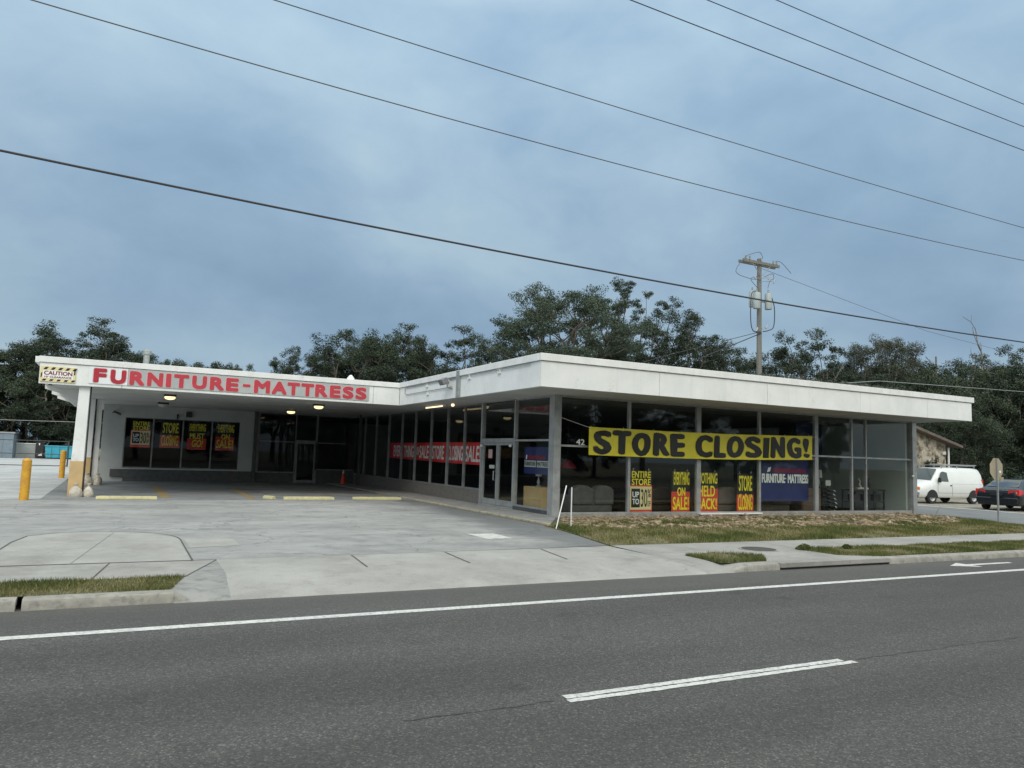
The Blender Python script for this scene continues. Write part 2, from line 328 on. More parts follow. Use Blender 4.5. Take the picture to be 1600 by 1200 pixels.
def letters(mb,s,org,u,v,w,h,bold=.02,warp=None,shear=0,fat=0):
    """the string s, stretched to a w x h box whose lower-left corner is org, in the plane of unit vectors u, v; slightly raised"""
    V,F=text_verts(s,0,shear); x0,x1,y0,y1=V[:,0].min(),V[:,0].max(),V[:,1].min(),V[:,1].max()
    X=(V[:,0]-x0)/(x1-x0); Y=(V[:,1]-y0)/(y1-y0)
    if warp: X,Y=warp(X,Y)
    org,u,v=map(np.array,(org,u,v)); u=u.astype(float); v=v.astype(float); nr=np.cross(u,v)
    fx=fat+bold*min(w/max(1,len(s)),h*.8)*1.1; fy=fat+bold*h*.55
    sh=[(0,0),(-1,0),(1,0),(0,1),(0,-1),(-.8,.8),(.8,.8),(-.8,-.8),(.8,-.8)]
    for i,(a,b) in enumerate(sh):
        P=org+np.outer(fx*(1+a)+X*(w-2*fx),u)+np.outer(fy*(1+b)+Y*(h-2*fy),v)+nr*(.0003*i); mb.add(P.tolist(),F)
    return mb
UX=(1,0,0); UZ=(0,0,1)
# ================================================================ SETTING
YK=9.95      # face of the street kerb
mb=MB(); mb.add([(-900,1500,-.012),(-900,12.7,-.012),(1500,12.7,-.012),(1500,1500,-.012),(-900,12.7,-.16),(1500,12.7,-.16),(-900,-600,-.16),(1500,-600,-.16)],
   [(0,1,2,3),(1,4,5,2),(4,6,7,5)]); o=mb.build('ground',M['far_ground']); o['kind']='structure'
sheet('road',[(-400,-3.6),(500,-3.6),(500,YK+.12),(-400,YK+.12)],-.12,M['asphalt'])
# lane markings
def marking(name,pts,z=-.116,m='paint_white'): return sheet(name,pts,z,M[m])
marking('edge_line',[(-300,8.56),(400,8.56),(400,8.71),(-300,8.71)])
def ragged(x0,x1,y0,y1,n=60,a=.008):
    lo=[(x0+(x1-x0)*i/n,y0+random.uniform(-a,a)) for i in range(n+1)]; hi=[(x0+(x1-x0)*i/n,y1+random.uniform(-a,a)) for i in range(n,-1,-1)]; return lo+hi
k=0
for x0 in (-21.2,-9,3.2,15.4,27.6,39.8):
    marking('lane_dash',ragged(x0,x0+3.2,5.065,5.138,a=.005)); marking('lane_dash',ragged(x0+.02,x0+3.12,5.156,5.235,a=.005))
def crackline(x0,x1,y):
    lo=[];hi=[];x=x0;yy=y
    while x<x1: yy+= (y-yy)*.3+random.uniform(-.018,.018); w=random.uniform(.002,.009); lo.append((x,yy-w)); hi.append((x,yy+w)); x+=.06
    return lo+hi[::-1]
for a,b in ((1.9,3.15),(6.5,15.3),(18.7,27.4)):
    marking('road_seam_crack',crackline(a,b,5.15),-.1175,'sealer')
# bike-lane arrow beyond the edge line
marking('lane_arrow',[(14.55,9.42),(15.15,9.68),(15.15,9.48),(16.5,9.46),(16.5,9.34),(15.15,9.34),(15.15,9.14)][::-1])
# ---- kerbs
def kerb_run(mb,x0,x1,h0=.0,h1=.0,cap=.04):
    n=max(2,int((x1-x0)/.5)); P=[];F=[]
    prof=[(YK-.0,-.16),(YK-.0,-.05),(YK+.02,-.015),(YK+.06,0),(YK+.20,.004),(YK+.22,-.05)]
    for i in range(n+1):
        t=i/n; x=x0+(x1-x0)*t; h=h0+(h1-h0)*t; w=random.uniform(-.006,.006)
        for y,z in prof: P.append((x,y+w,max(z-h,-.16) if z>-.16 else z))
    m=len(prof)
    for i in range(n):
        for j in range(m-1): F.append((i*m+j,i*m+j+1,(i+1)*m+j+1,(i+1)*m+j))
    F+=[tuple(range(m)),tuple(range(n*m,n*m+m))[::-1]]
    mb.add(P,F)
mb=MB(); kerb_run(mb,-40,-.84); kerb_run(mb,-.78,.74); kerb_run(mb,.74,1.0,0.01,.12); kerb_run(mb,9.35,9.9,.10,.0); kerb_run(mb,9.9,10.57); kerb_run(mb,13.5,120)
# chunky storm-inlet top slab with dark throat
o=mb.build('street_kerb',M['kerb'],smooth=True); o['kind']='structure'
mb=MB(); mb.prism([(10.57,YK-.02),(13.5,YK-.02),(13.5,10.5),(12.75,10.5),(12.6,11.6),(11.2,11.6),(11.0,10.9),(10.62,10.25)],-.085,.006)
t=empty('storm_drain_inlet',(12,10.1,-.12),0,'concrete storm drain inlet slab set in the kerb with a dark gap under it','drain')
mb.build('top_slab',M['concrete'],t,bevel=.012)
mb=MB(); mb.box(10.6,YK+.02,-.155,13.47,YK+.08,-.085); mb.build('throat',M['black'],t)
# ---- lots
lot=[(-300,12.62),(1.2,12.62),(8.95,12.92),(9.45,15),(9.62,16.6),(9.88,17.1),(9.88,26.9),(-300,26.9)]
sheet('parking_lot',lot,0,M['lot'])
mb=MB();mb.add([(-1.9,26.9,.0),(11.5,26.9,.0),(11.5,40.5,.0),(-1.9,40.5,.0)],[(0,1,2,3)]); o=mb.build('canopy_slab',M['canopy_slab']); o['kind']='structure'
sheet('rear_lot',[(-300,26.9),(-1.9,26.9),(-1.9,93),(-300,93)],0,M['concrete_bright'])
marking('slab_seam',[(-300,26.86),(9.88,26.86),(9.88,26.9),(-300,26.9)],.004,'joint')
# worn yellow stall lines under the canopy
for (xa,ya,xb,yb,w) in ((1.6,35.6,1.62,27.9,.16),(4.55,34.5,4.3,27.3,.12),(7.5,33.5,7.6,29.3,.06),(10.4,33.0,9.3,28.8,.05)):
    marking('stall_line',[(xa-w,ya),(xb-w,yb),(xb+w,yb),(xa+w,ya)],.005,'mark_yellow')
marking('paint_patch',ragged(7.0,7.62,14.5,15.5,8,.05),.004,'paint_white')
marking('asphalt_patch',[(1.25,14.2),(2.1,14.4),(2.1,15.5),(1.25,15.6)],.004,'concrete2')
# rounded pad between street sidewalk and lot
pad=[(-1.6,12.62),(1.16,12.62),(1.19,15.5)]+[(1.19-1.2*(1-math.cos(t)),15.5+1.55*math.sin(t)) for t in [i*math.pi/2/8 for i in range(1,9)]]+[(-.4,17.1),(-.9,16.95),(-1.3,16.5),(-1.45,15.5)]
sheet('concrete_pad',pad,.004,M['concrete2'])
mb=MB(); mb.v=[]; 
def groove(a,b,w=.012,z=.009):
    a=Vector((*a,0)); b=Vector((*b,0)); d=(b-a).normalized(); n=Vector((-d.y,d.x,0))*w; mb.add([(a-n).to_tuple()[:2]+(z,),(b-n).to_tuple()[:2]+(z,),(b+n).to_tuple()[:2]+(z,),(a+n).to_tuple()[:2]+(z,)],[(0,1,2,3)])
pp=pad+[pad[0]]
for a,b in zip(pp[1:-1],pp[2:]): groove(a,b,.014)
groove((-1.6,12.62),(1.5,12.62),.016); groove((-.45,12.62),(.1,16.9),.003)
for x in (-7,-5.2,-3.2,-1.75): groove((x,11.15),(x,12.62),.008)
groove((-.15,11.15),(.05,12.62),.010); groove((1.5,12.6),(.95,11.1),.008,.010)
for xb,xf in ((3.62,3.35),(5.3,5.05),(7.25,6.75)):
    groove((xb,12.66),(xf+(xb-xf)*.5,11.3),.012,.010)
for x in (12.75,14.6,16.5,18.5,20.5,22.5,24.5): groove((x,11.5),(x+.15,12.95),.006,.010)
o=mb.build('pavement_joints',M['joint']); o['kind']='structure'
# sidewalks
sheet('sidewalk',[(-300,11.15),(1.0,11.15),(1.5,12.6),(-300,12.6)],.003,M['concrete'])
sheet('sidewalk',[(9.0,12.88),(8.9,11.3),(9.9,10.12),(10.6,10.17),(12.7,10.4),(12.6,11.5),(300,11.35),(300,12.85),(28,12.88)],.003,M['concrete'])
# driveway apron ramping down to the gutter
mb=MB(); yr=[12.64,11.3,10.9,10.4,10.0,9.93]; zr=[.003,.003,-.012,-.055,-.098,-.1195]; xs=[1.5,3.49,3.51,5.17,5.19,7.0,7.02,8.9]
yb=lambda x:12.62+ (x-1.5)*.03
P=[];F=[]
for i,(y,z) in enumerate(zip(yr,zr)):
    for j,x in enumerate(xs): P.append((x-(0 if i==0 else .05*i)*(1 if 0<j<7 else 0)-(.03*i if j==0 else 0),y if i else yb(x),z))
for i in range(5):
    for j in range(7): F.append((i*8+j,i*8+j+1,(i+1)*8+j+1,(i+1)*8+j))
mb.add(P,F); o=mb.build('driveway_apron',M['concrete2']); o['kind']='structure'
mb=MB(); P=[];F=[]
mb.add([(1.5,12.62,.0035),(.95,11.12,.0035),(.70,10.14,.002),(.74,9.93,-.12),(1.36,9.93,-.1195),(1.385,10.0,-.098),(1.415,10.4,-.055),(1.445,10.9,-.012),(1.475,11.3,.003)],[(0,1,8),(1,7,8),(1,6,7),(1,2,6),(2,5,6),(2,3,5),(3,4,5)]); o=mb.build('apron_flare',M['concrete_dark']); o['kind']='structure'
mb=MB(); mb.add([(8.9,11.3,.003),(8.9,10.9,-.012),(8.9,10.4,-.055),(8.9,10.0,-.098),(8.9,9.93,-.1195),(9.5,9.94,-.119),(9.92,10.12,.003)],[(0,1,6),(1,2,6),(2,3,6),(3,5,6),(3,4,5)]); o=mb.build('apron_flare',M['concrete']); o['kind']='structure'
# lawn sheets
lawn=[(9.0,12.9),(9.5,15),(9.9,16.95),(11.2,19.3),(27.75,19.3),(27.75,18.6),(27.4,16.5),(26.9,14.6),(26.3,12.9)]
sheet('lawn',lawn,.002,M['lawn_soil'])
sheet('verge',[(-300,YK+.21),(.70,YK+.21),(.93,11.14),(-300,11.14)],.002,M['lawn_soil'])
sheet('verge',[(9.42,10.18),(10.5,10.2),(10.95,10.75),(10.4,11.5),(9.5,11.2)],.008,M['lawn_soil'])
sheet('verge',[(12.72,10.5),(13.4,10.18),(300,10.18),(300,11.34),(12.62,11.5)],.008,M['lawn_soil'])
# side street and the lot beyond it
sheet('side_street',[(26.3,12.9),(26.9,14.6),(27.4,16.5),(27.75,18.6),(27.75,120),(34.4,120),(34.4,20),(34,17),(36,12.9)],.004,M['side_asphalt'])
sheet('side_street',[(26.3,12.9),(25.0,11.0),(24.0,YK),(40,YK),(38,11.5),(36,12.9)],.012,M['side_asphalt'])
sheet('gravel_lot',[(34.5,20),(34.2,17.5),(36,13.1),(300,13.1),(300,60),(34.5,60)],.002,M['dirt_lot'])
sheet('side_street_gutter',[(34.2,17),(34.4,17),(35.0,22),(35.0,60),(34.6,60),(34.5,22)],.010,M['concrete_bright'])
# walkway beside the showroom, with painted kerb
mb=MB(); mb.prism([(10.03,17.05),(11.1,18.6),(11.5,19.3),(11.5,40.5),(10.03,40.5)],-.01,.05); o=mb.build('walkway',M['concrete_dark']); o['kind']='structure'
mb=MB(); mb.prism([(9.90,17.0),(10.02,17.0),(10.02,28.3),(9.90,28.3)],-.01,.065); o=mb.build('walkway_kerb',M['worn_kerb'],bevel=.02); o['kind']='structure'

# ================================================================ STORE BUILDING
B=empty('store_building',(9.7,28.2,0),0,'low white flat-roofed glass-fronted furniture store with an L-shaped overhanging canopy','building')
ZS,ZL,ZT=3.59,4.24,4.43
def P_(name,m,parent=B,**k):
    return lambda mb: mb.build(name,M[m],parent,**k)
# roof deck and soffit (L plan)
mb=MB(); mb.prism([(9.8,17.2),(27.8,17.2),(27.8,48),(-2.1,48),(-2.1,28.35),(9.8,28.35)],4.22,4.33); mb.build('roof',M['white_trim'],B)
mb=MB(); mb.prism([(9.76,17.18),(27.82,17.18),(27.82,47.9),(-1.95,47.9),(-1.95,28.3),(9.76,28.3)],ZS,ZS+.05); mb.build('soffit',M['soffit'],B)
# fascias with a proud coping band; thin shadow joints between panels
def fascia(x0,y0,x1,y1,nx,ny,joints):
    mb=MB(); t=.10
    def seg(a,b,z0,z1,pr=0):
        xa,ya=x0+(x1-x0)*a,y0+(y1-y0)*a; xb,yb=x0+(x1-x0)*b,y0+(y1-y0)*b
        if abs(nx): mb.box(x0-(pr if nx<0 else 0) if nx<0 else x0-t,min(ya,yb),z0,(x0+t) if nx<0 else x0+pr,max(ya,yb),z1)
        else: mb.box(min(xa,xb),y0-pr,z0,max(xa,xb),y0+t,z1)
    L_=math.hypot(x1-x0,y1-y0); js=[0]+[j/L_ for j in joints]+[1]
    for a,b in zip(js,js[1:]): seg(a+(.006/L_ if a>0 else 0),b-(.006/L_ if b<1 else 0),ZS-.03,ZL-.012)
    f=mb.build('fascia',M['white_stucco'],B,bevel=.004,seg=1)
    mb=MB(); seg(-.04/L_ if not abs(nx) else 0,1+(.09/L_ if x1>20 else 0),ZL,ZT,.05); mb.build('coping',M['white_trim'],B,bevel=.008,seg=1)
fascia(9.65,17.10,27.9,17.10,0,-1,[3.85,8.0,12.2,15.7])
fascia(9.65,17.205,9.65,28.2,-1,0,[5.18])
fascia(-2.3,28.2,9.64,28.2,0,-1,[2.35,10.9])
# right and left returns of the roof edge
mb=MB(); mb.box(27.82,17.2,ZS-.03,27.9,47.9,ZL-.012); mb.build('fascia',M['white_stucco'],B)
mb=MB(); mb.box(27.8,17.2,ZL,27.95,47.9,ZT-.004); mb.build('coping',M['white_trim'],B)
mb=MB(); mb.box(-2.3,28.305,ZS+.1,-2.22,31.0,ZL-.012).box(-2.12,31,ZS+.1,-2.04,47.9,ZL-.05); mb.build('fascia',M['white_stucco'],B)
mb=MB(); mb.box(-2.45,28.31,ZL,-2.25,31.1,ZT-.005).box(-2.2,31.1,ZL,-2.0,47.9,ZT-.02); mb.build('coping',M['white_trim'],B)
# tapered beam ends poking out under the left roof edge
for y in (31.0,34.2,37.4):
    mb=MB(); mb.prismax([(-2.32,ZS-.02),(-2.32,ZS+.10),(-1.3,ZS+.10),(-1.3,ZS-.26),(-1.7,ZS-.2)],y,y+.16); mb.build('beam_end',M['white_trim'],B)
# dark gutter pipe, conduit and little junction brackets on the side fascia
mb=MB(); mb.box(9.57,22.30,ZS-.05,9.645,22.50,ZT-.02); mb.build('downpipe',M['galv'],B)
mb=MB(); x=9.615
mb.tube([(x,22.9,3.93),(x,27.35,3.93),(x,27.5,3.98),(x,27.5,4.16),(x,27.35,4.20),(x,22.55,4.20)],.014,6); mb.tube([(x,22.25,4.19),(x,17.6,4.19)],.010,6); mb.build('conduit',M['galv'],B,smooth=True)
for y,z in ((25.25,4.13),(25.15,3.85),(23.3,4.15),(21.6,4.15),(19.5,4.15)):
    mb=MB(); mb.box(9.60,y-.09,z-.06,9.648,y+.09,z-.035).box(9.60,y-.09,z-.035,9.648,y-.065,z+.07).box(9.62,y+.045,z-.035,9.648,y+.09,z+.09); mb.build('bracket',M['white_trim'],B)
# columns at the left end
for y in (28.35,36.5):
    mb=MB(); mb.add([(-1.23,y,1.13),(-.87,y,1.13),(-.87,y+.5,1.13),(-1.23,y+.5,1.13),(-1.17,y,ZS),(-.86,y,ZS),(-.86,y+.5,ZS),(-1.17,y+.5,ZS)],[(3,2,1,0),(4,5,6,7),(0,1,5,4),(1,2,6,5),(2,3,7,6),(3,0,4,7)])
    c_=mb.build('column',M['white_stucco'],B,bevel=.01)
    mb=MB(); mb.box(-1.26,y-.012,0,-.865,y+.512,1.13); mb.build('painted_base',M['tan_paint'],c_,bevel=.01)
    mb=MB(); mb.tube([(-.83,y+.12,.02),(-.83,y+.12,ZS)],.022,8); mb.build('downpipe',M['steel_dark'],B)
mb=MB(); mb.box(-.80,36.65,0,-.60,36.85,ZS); mb.build('column',M['white_stucco'],B)
# ---- left wing wall with four window panes
yw=40.5
mb=MB(); mb.box(-.6,yw,0,.33,yw+.2,ZS).box(5.52,yw,0,6.2,yw+.2,ZS).box(.33,yw,3.02,5.52,yw+.2,ZS).box(.33,yw,0,5.52,yw+.2,.62); mb.build('wall',M['masonry'],B)
mb=MB(); mb.box(-.6,yw+.2,0,-.4,47.8,ZS); mb.build('wall',M['masonry'],B)
mb=MB(); mb.box(-.6,47.6,0,27.8,47.8,ZS); mb.build('wall',M['masonry'],B)
mb=MB(); mb.box(27.62,19.75,0,27.80,47.6,ZS); mb.build('wall',M['masonry'],B)
mb=MB(); mb.prismax([(-.15,.22),(.40,.22),(.40,0),(6.195,0),(6.195,.56),(-.15,.56)],yw-.14,yw-.003); mb.build('base_panel',M['tile_dark'],B)
mb=MB(); mb.box(6.2,yw-.3,0,6.33,yw+.2,ZS); mb.build('wall',M['tile_dark'],B)
def window(rects,frame,panes,m='alu',g='glass'):
    """one bay: rects are frame bars (x0,y0,z0,x1,y1,z1), panes are glass quads"""
    mb=MB()
    for r in rects: mb.box(*r)
    f=mb.build('window',M[m],B)
    for p in panes:
        mb=MB(); mb.add(p,[(0,1,2,3)]); mb.build('pane',M[g],f)
    return f
def paneY(y,x0,x1,z0,z1): return [(x0,y,z0),(x1,y,z0),(x1,y,z1),(x0,y,z1)]
def paneX(x,y0,y1,z0,z1): return [(x,y0,z0),(x,y1,z0),(x,y1,z1),(x,y0,z1)]
xs=[.33,1.55,2.87,4.2,5.52]
for i,(a,b_) in enumerate(zip(xs,xs[1:])):
    window([(a,yw+.02,.62,a+.045,yw+.10,3.02),(b_-.02,yw+.021,.62,b_-.001,yw+.10,3.02),(a+.045,yw+.02,.62,b_-.02,yw+.10,.67 if i%2==0 else .64),(a+.045,yw+.02,2.98,b_-.02,yw+.10,3.02)],0,[paneY(yw+.06,a,b_,.64,3.0)],'alu_dark','glass_dark')
# storefront beside it
def bayY(y,x0,x1,z0,z1,tr=None,w=.045,wl=None,m='alu_dark',g='glass_dark',sill=.05):
    wl=wl or w; r=[(x0,y-.05,z0,x0+wl,y+.05,z1),(x0+wl,y-.048,z0,x1,y+.048,z0+sill),(x0+wl,y-.047,z1-.05,x1,y+.047,z1)]
    ps=[]
    if tr: r.append((x0+wl,y-.046,tr-.03,x1,y+.046,tr+.03)); ps=[paneY(y,x0+wl,x1,z0+sill,tr-.03),paneY(y,x0+wl,x1,tr+.03,z1-.05)]
    else: ps=[paneY(y,x0+wl,x1,z0+sill,z1-.05)]
    return window(r,0,ps,m,g)
def bayX(x,y0,y1,z0,z1,tr=None,w=.045,m='alu_dark',g='glass',sill=.05):
    r=[(x-.05,y0,z0,x+.05,y0+w,z1),(x-.048,y0+w,z0,x+.048,y1,z0+sill),(x-.047,y0+w,z1-.05,x+.047,y1,z1)]
    if tr: r.append((x-.046,y0+w,tr-.03,x+.046,y1,tr+.03)); ps=[paneX(x,y0+w,y1,z0+sill,tr-.03),paneX(x,y0+w,y1,tr+.03,z1-.05)]
    else: ps=[paneX(x,y0+w,y1,z0+sill,z1-.05)]
    return window(r,0,ps,m,g)
bayY(yw,6.33,8.28,.52,ZS,2.12,wl=.16)
mb=MB(); mb.box(6.33,yw-.06,0,8.28,yw+.06,.52); mb.build('base_panel',M['tile_dark'],B)
mb=MB(); mb.box(9.44,yw-.06,0,11.45,yw+.06,.70); mb.build('base_panel',M['tile_dark'],B)
bayY(yw,8.28,9.36,2.18,ZS)
bayY(yw,9.36,11.42,.70,ZS,2.12,wl=.09)
def door(p0,p1,z0,z1,axis,m,g,handle=True,bar=.075,hs=1):
    mb=MB()
    if axis=='y':
        y=p0[1]; a,b_=p0[0],p1[0]
        mb.box(a,y-.04,z0,a+bar,y+.04,z1).box(b_-bar,y-.04,z0,b_,y+.04,z1).box(a+bar,y-.038,z0,b_-bar,y+.038,z0+.14).box(a+bar,y-.038,z1-bar,b_-bar,y+.038,z1)
        d=mb.build('door',M[m],B); q=MB(); q.add(paneY(y,a+bar,b_-bar,z0+.14,z1-bar),[(0,1,2,3)]); q.build('pane',M[g],d)
        h=MB(); hx=a+.05; h.tube([(hx,y-.04,.95),(hx,y-.10,.95),(hx,y-.10,1.2),(hx,y-.04,1.2)],.014,6); h.build('handle',M['alu'],d)
    else:
        x=p0[0]; a,b_=p0[1],p1[1]
        mb.box(x-.04,a,z0,x+.04,a+bar,z1).box(x-.04,b_-bar,z0,x+.04,b_,z1).box(x-.038,a+bar,z0,x+.038,b_-bar,z0+.18).box(x-.038,a+bar,z1-bar,x+.038,b_-bar,z1)
        d=mb.build('door',M[m],B); q=MB(); q.add(paneX(x,a+bar,b_-bar,z0+.18,z1-bar),[(0,1,2,3)]); q.build('pane',M[g],d)
        if handle:
            hy=a+.06; h=MB(); h.tube([(x-.04,hy,.92),(x-.13,hy,.92),(x-.13,hy,1.22),(x-.04,hy,1.22)],.016,6); h.build('handle',M['chrome'],d)
    return d
door((8.36,yw),(9.36,yw),.02,2.12,'y','alu_dark','glass_dark')
mb=MB(); mb.box(8.28,yw-.05,0,8.355,yw+.05,2.18).box(9.365,yw-.05,0,9.44,yw+.05,2.18).box(8.355,yw-.05,2.12,9.365,yw+.05,2.18); mb.build('door_frame',M['alu_dark'],B)
# side facade: tall mullioned bays over a low stone wall
ys=[24.40,25.96,27.56,29.35,31.20,32.95,34.82,36.8,38.7,40.4]
for i,(a,b_) in enumerate(zip(ys,ys[1:])): bayX(11.5,a+(.05 if i==0 else 0),b_,.52,ZS,w=.08 if i in(2,) else .05,m='alu_dark',g='glass' if b_<34 else 'glass_dark')
mb=MB(); mb.box(11.42,24.45,.04,11.60,40.4,.52); mb.build('low_wall',M['kick_brown'],B)
# entrance doors
mb=MB(); mb.box(11.43,24.35,.04,11.57,24.45,ZS).box(11.43,21.85,.04,11.57,21.95,2.30).box(11.43,21.95,2.18,11.57,24.35,2.32).box(11.44,21.88,2.32,11.56,21.95,ZS).box(11.40,21.86,.04,11.60,24.40,.09); mb.build('door_frame',M['alu'],B)
door((11.5,23.16),(11.5,24.34),.10,2.17,'x','alu','glass'); door((11.5,21.96),(11.5,23.14),.10,2.17,'x','alu','glass',handle=False)
mb=MB(); mb.add(paneX(11.5,21.95,24.35,2.32,ZS),[(0,1,2,3)]); mb.build('pane',M['glass'],B)
bayX(11.5,19.60,21.85,.16,ZS,2.25,m='alu')
mb=MB(); mb.box(11.42,19.6,.04,11.58,21.85,.16); mb.build('low_wall',M['tile_dark'],B)
# corner post and front facade
mb=MB(); mb.box(11.38,19.28,0,11.62,19.58,ZS); mb.build('column',M['alu'],B)
fx=[11.62,14.10,16.84,19.58,22.30,24.22,25.0,27.62]
ww=[.01,.09,.17,.09,.17,.07,.06]
for i,(a,b_) in enumerate(zip(fx,fx[1:])): bayY(19.4,a,b_,.10,ZS,2.10,w=ww[i],m='alu',g='glass',sill=.045)
mb=MB(); mb.box(27.62,19.28,0,27.86,19.75,ZS); mb.build('column',M['alu'],B)
mb=MB(); mb.box(11.63,19.33,0,27.61,19.50,.10); mb.build('sill',M['kerb'],B)
mb=MB(); mb.box(16.9,19.22,.06,19.62,19.325,.11); mb.build('sill',M['white_trim'],B)
# interior shell
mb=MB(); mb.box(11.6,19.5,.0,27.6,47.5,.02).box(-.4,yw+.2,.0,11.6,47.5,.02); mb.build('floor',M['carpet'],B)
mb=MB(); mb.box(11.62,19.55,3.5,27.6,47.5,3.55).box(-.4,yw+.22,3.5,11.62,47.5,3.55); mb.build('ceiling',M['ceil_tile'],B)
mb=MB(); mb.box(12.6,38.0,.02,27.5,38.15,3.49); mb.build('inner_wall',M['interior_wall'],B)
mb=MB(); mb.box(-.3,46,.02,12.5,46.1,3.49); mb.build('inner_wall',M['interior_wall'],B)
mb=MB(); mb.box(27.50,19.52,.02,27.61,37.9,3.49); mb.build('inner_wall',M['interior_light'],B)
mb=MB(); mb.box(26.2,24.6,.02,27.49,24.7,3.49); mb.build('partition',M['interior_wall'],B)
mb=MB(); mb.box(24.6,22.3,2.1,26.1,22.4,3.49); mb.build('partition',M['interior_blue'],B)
# roof plant: vent pipes and cable
def top(name,mb,m,label,cat,**k): o=mb.build(name,M[m],None,top=True,**k); return tag(o,label,cat)
mb=MB(); mb.lathe((.97,38.0,4.33),[(.13,0),(.13,1.45),(.19,1.47),(.19,1.62),(.12,1.68)],14); mb.build('vent_pipe',M['galv'],B,smooth=True)
mb=MB(); mb.lathe((9.0,33.0,4.33),[(.08,0),(.08,.5),(.17,.52),(.17,.6),(.05,.75)],12); mb.build('vent_pipe',M['white_trim'],B,smooth=True)
mb=MB(); mb.lathe((11.3,23.6,4.33),[(.035,0),(.035,.62)],8); mb.build('vent_pipe',M['galv'],B)
# house numbers
mb=MB(); letters(mb,'42',(12.18,19.335,2.14),UX,UZ,.30,.17,.03); mb.build('house_number',M['white_print'],B)
# ================================================================ SIGNS
t=empty('store_sign',(3.7,28.2,3.7),0,'long red lettered furniture and mattress sign along the left canopy fascia','sign')
yf=28.19
mb=MB(); mb.box(-.92,yf-.02,3.66,.20,yf,4.20); mb.build('sign_panel',M['sign_white'],t)
mb=MB(); mb.box(.205,yf-.022,3.66,8.42,yf,4.20); mb.build('sign_panel',M['sign_grey'],t)
LT=[('F',-.79,-.42),('U',-.30,.15),('R',.26,.71),('N',.79,1.27),('I',1.36,1.52),('T',1.60,2.08),('U',2.18,2.65),('R',2.75,3.22),('E',3.28,3.70),('-',3.84,4.09),('M',4.22,4.77),('A',4.83,5.36),('T',5.37,5.82),('T',5.87,6.33),('R',6.38,6.84),('E',6.92,7.33),('S',7.40,7.82),('S',7.89,8.32)]
for i,(ch,a,b_) in enumerate(LT):
    old=i<2; z0,h=(3.69,.46); bo=.05 if not old else .045
    if ch=='-': z0,h=3.88,.09
    if ch=='F': z0,h=3.70,.46
    mb=MB(); letters(mb,ch,(a-.022,yf-.026,z0-.016),UX,UZ,b_-a+.044,h+.032,.0,fat=.046 if ch!='-' else .01); mb.build('letter_outline',M['sign_pink'],t)
    mb=MB(); letters(mb,ch,(a,yf-.036,z0),UX,UZ,b_-a,h,.0,fat=.034 if ch!='-' else .004); mb.build('letter',M['sign_red' if old else 'sign_red_faded'],t)
# hazard notice
t=empty('caution_sign',(-1.8,28.2,3.63),0,'small yellow and black striped caution clearance notice at the left end of the fascia','sign')
mb=MB(); mb.box(-2.27,28.16,3.63,-1.30,28.19,4.11); mb.build('board',M['caution_yellow'],t)
mb=MB()
for i in range(5):
    x=-2.20+i*.2; mb.add([(x,28.155,4.01),(x+.09,28.155,4.01),(x+.15,28.155,4.09),(x+.06,28.155,4.09)],[(0,1,2,3)])
    x=-2.22+i*.2; mb.add([(x,28.155,3.65),(x+.09,28.155,3.65),(x+.13,28.155,3.71),(x+.04,28.155,3.71)],[(0,1,2,3)])
mb.add([(-2.255,28.155,3.74),(-2.22,28.155,3.78),(-2.22,28.155,3.92),(-2.255,28.155,3.88)],[(0,1,2,3)]); mb.add([(-1.345,28.155,3.86),(-1.31,28.155,3.90),(-1.31,28.155,4.06),(-1.345,28.155,4.02)],[(0,1,2,3)])
mb.build('hazard_stripes',M['black_print'],t)
mb=MB(); mb.add([(-2.20,28.157,3.73),(-1.36,28.157,3.73),(-1.36,28.157,3.99),(-2.20,28.157,3.99)],[(0,1,2,3)]); mb.build('label_field',M['white_print'],t)
mb=MB(); letters(mb,'CAUTION',(-2.17,28.153,3.84),UX,UZ,.78,.13,.05); letters(mb,"10' CLEARANCE",(-2.15,28.153,3.75),UX,UZ,.74,.06,.05); mb.build('lettering',M['maroon_print'],t)
# yellow closing banner hung from rope in front of the posts
def wv(x): return .05*math.sin(x*2.3)+.02*math.sin(x*5.1+1)
def zc(x,v): # banner height field: v 0..1 across its width, sagging slightly
    s_=(x-12.52)/(21.93-12.52); return (1.85+.10*s_)+(.84*v)-.05*math.sin(s_*math.pi)
t=empty('closing_banner',(17.2,19.2,1.85),0,'long yellow banner with big black store closing letters hung across the front windows','banner')
yb_=19.16; mb=MB(); P=[];F=[]; nx=70
for th in (0,.006):
    for i in range(nx+1):
        x=12.52+9.41*i/nx
        for j in range(5): P.append((x,yb_-.0+th-wv(x)*(.4+.6*j/4),zc(x,j/4)))
for l in (0,1):
    o_=l*(nx+1)*5
    for i in range(nx):
        for j in range(4): F.append((o_+i*5+j,o_+(i+1)*5+j,o_+(i+1)*5+j+1,o_+i*5+j+1))
mb.add(P,F); mb.build('banner_sheet',M['banner_yellow'],t,smooth=True)
BL=[('S',12.68,13.36,-.02),('T',13.36,14.03,0),('O',14.07,14.79,-.02),('R',14.88,15.60,0),('E',15.62,16.18,0),('C',16.58,17.30,-.01),('L',17.36,17.93,.0),('O',17.95,18.71,0),('S',18.76,19.48,0),('I',19.54,19.80,.0),('N',19.86,20.61,0),('G',20.70,21.42,-.01),('!',21.50,21.80,.0)]
rb=random.Random(3)
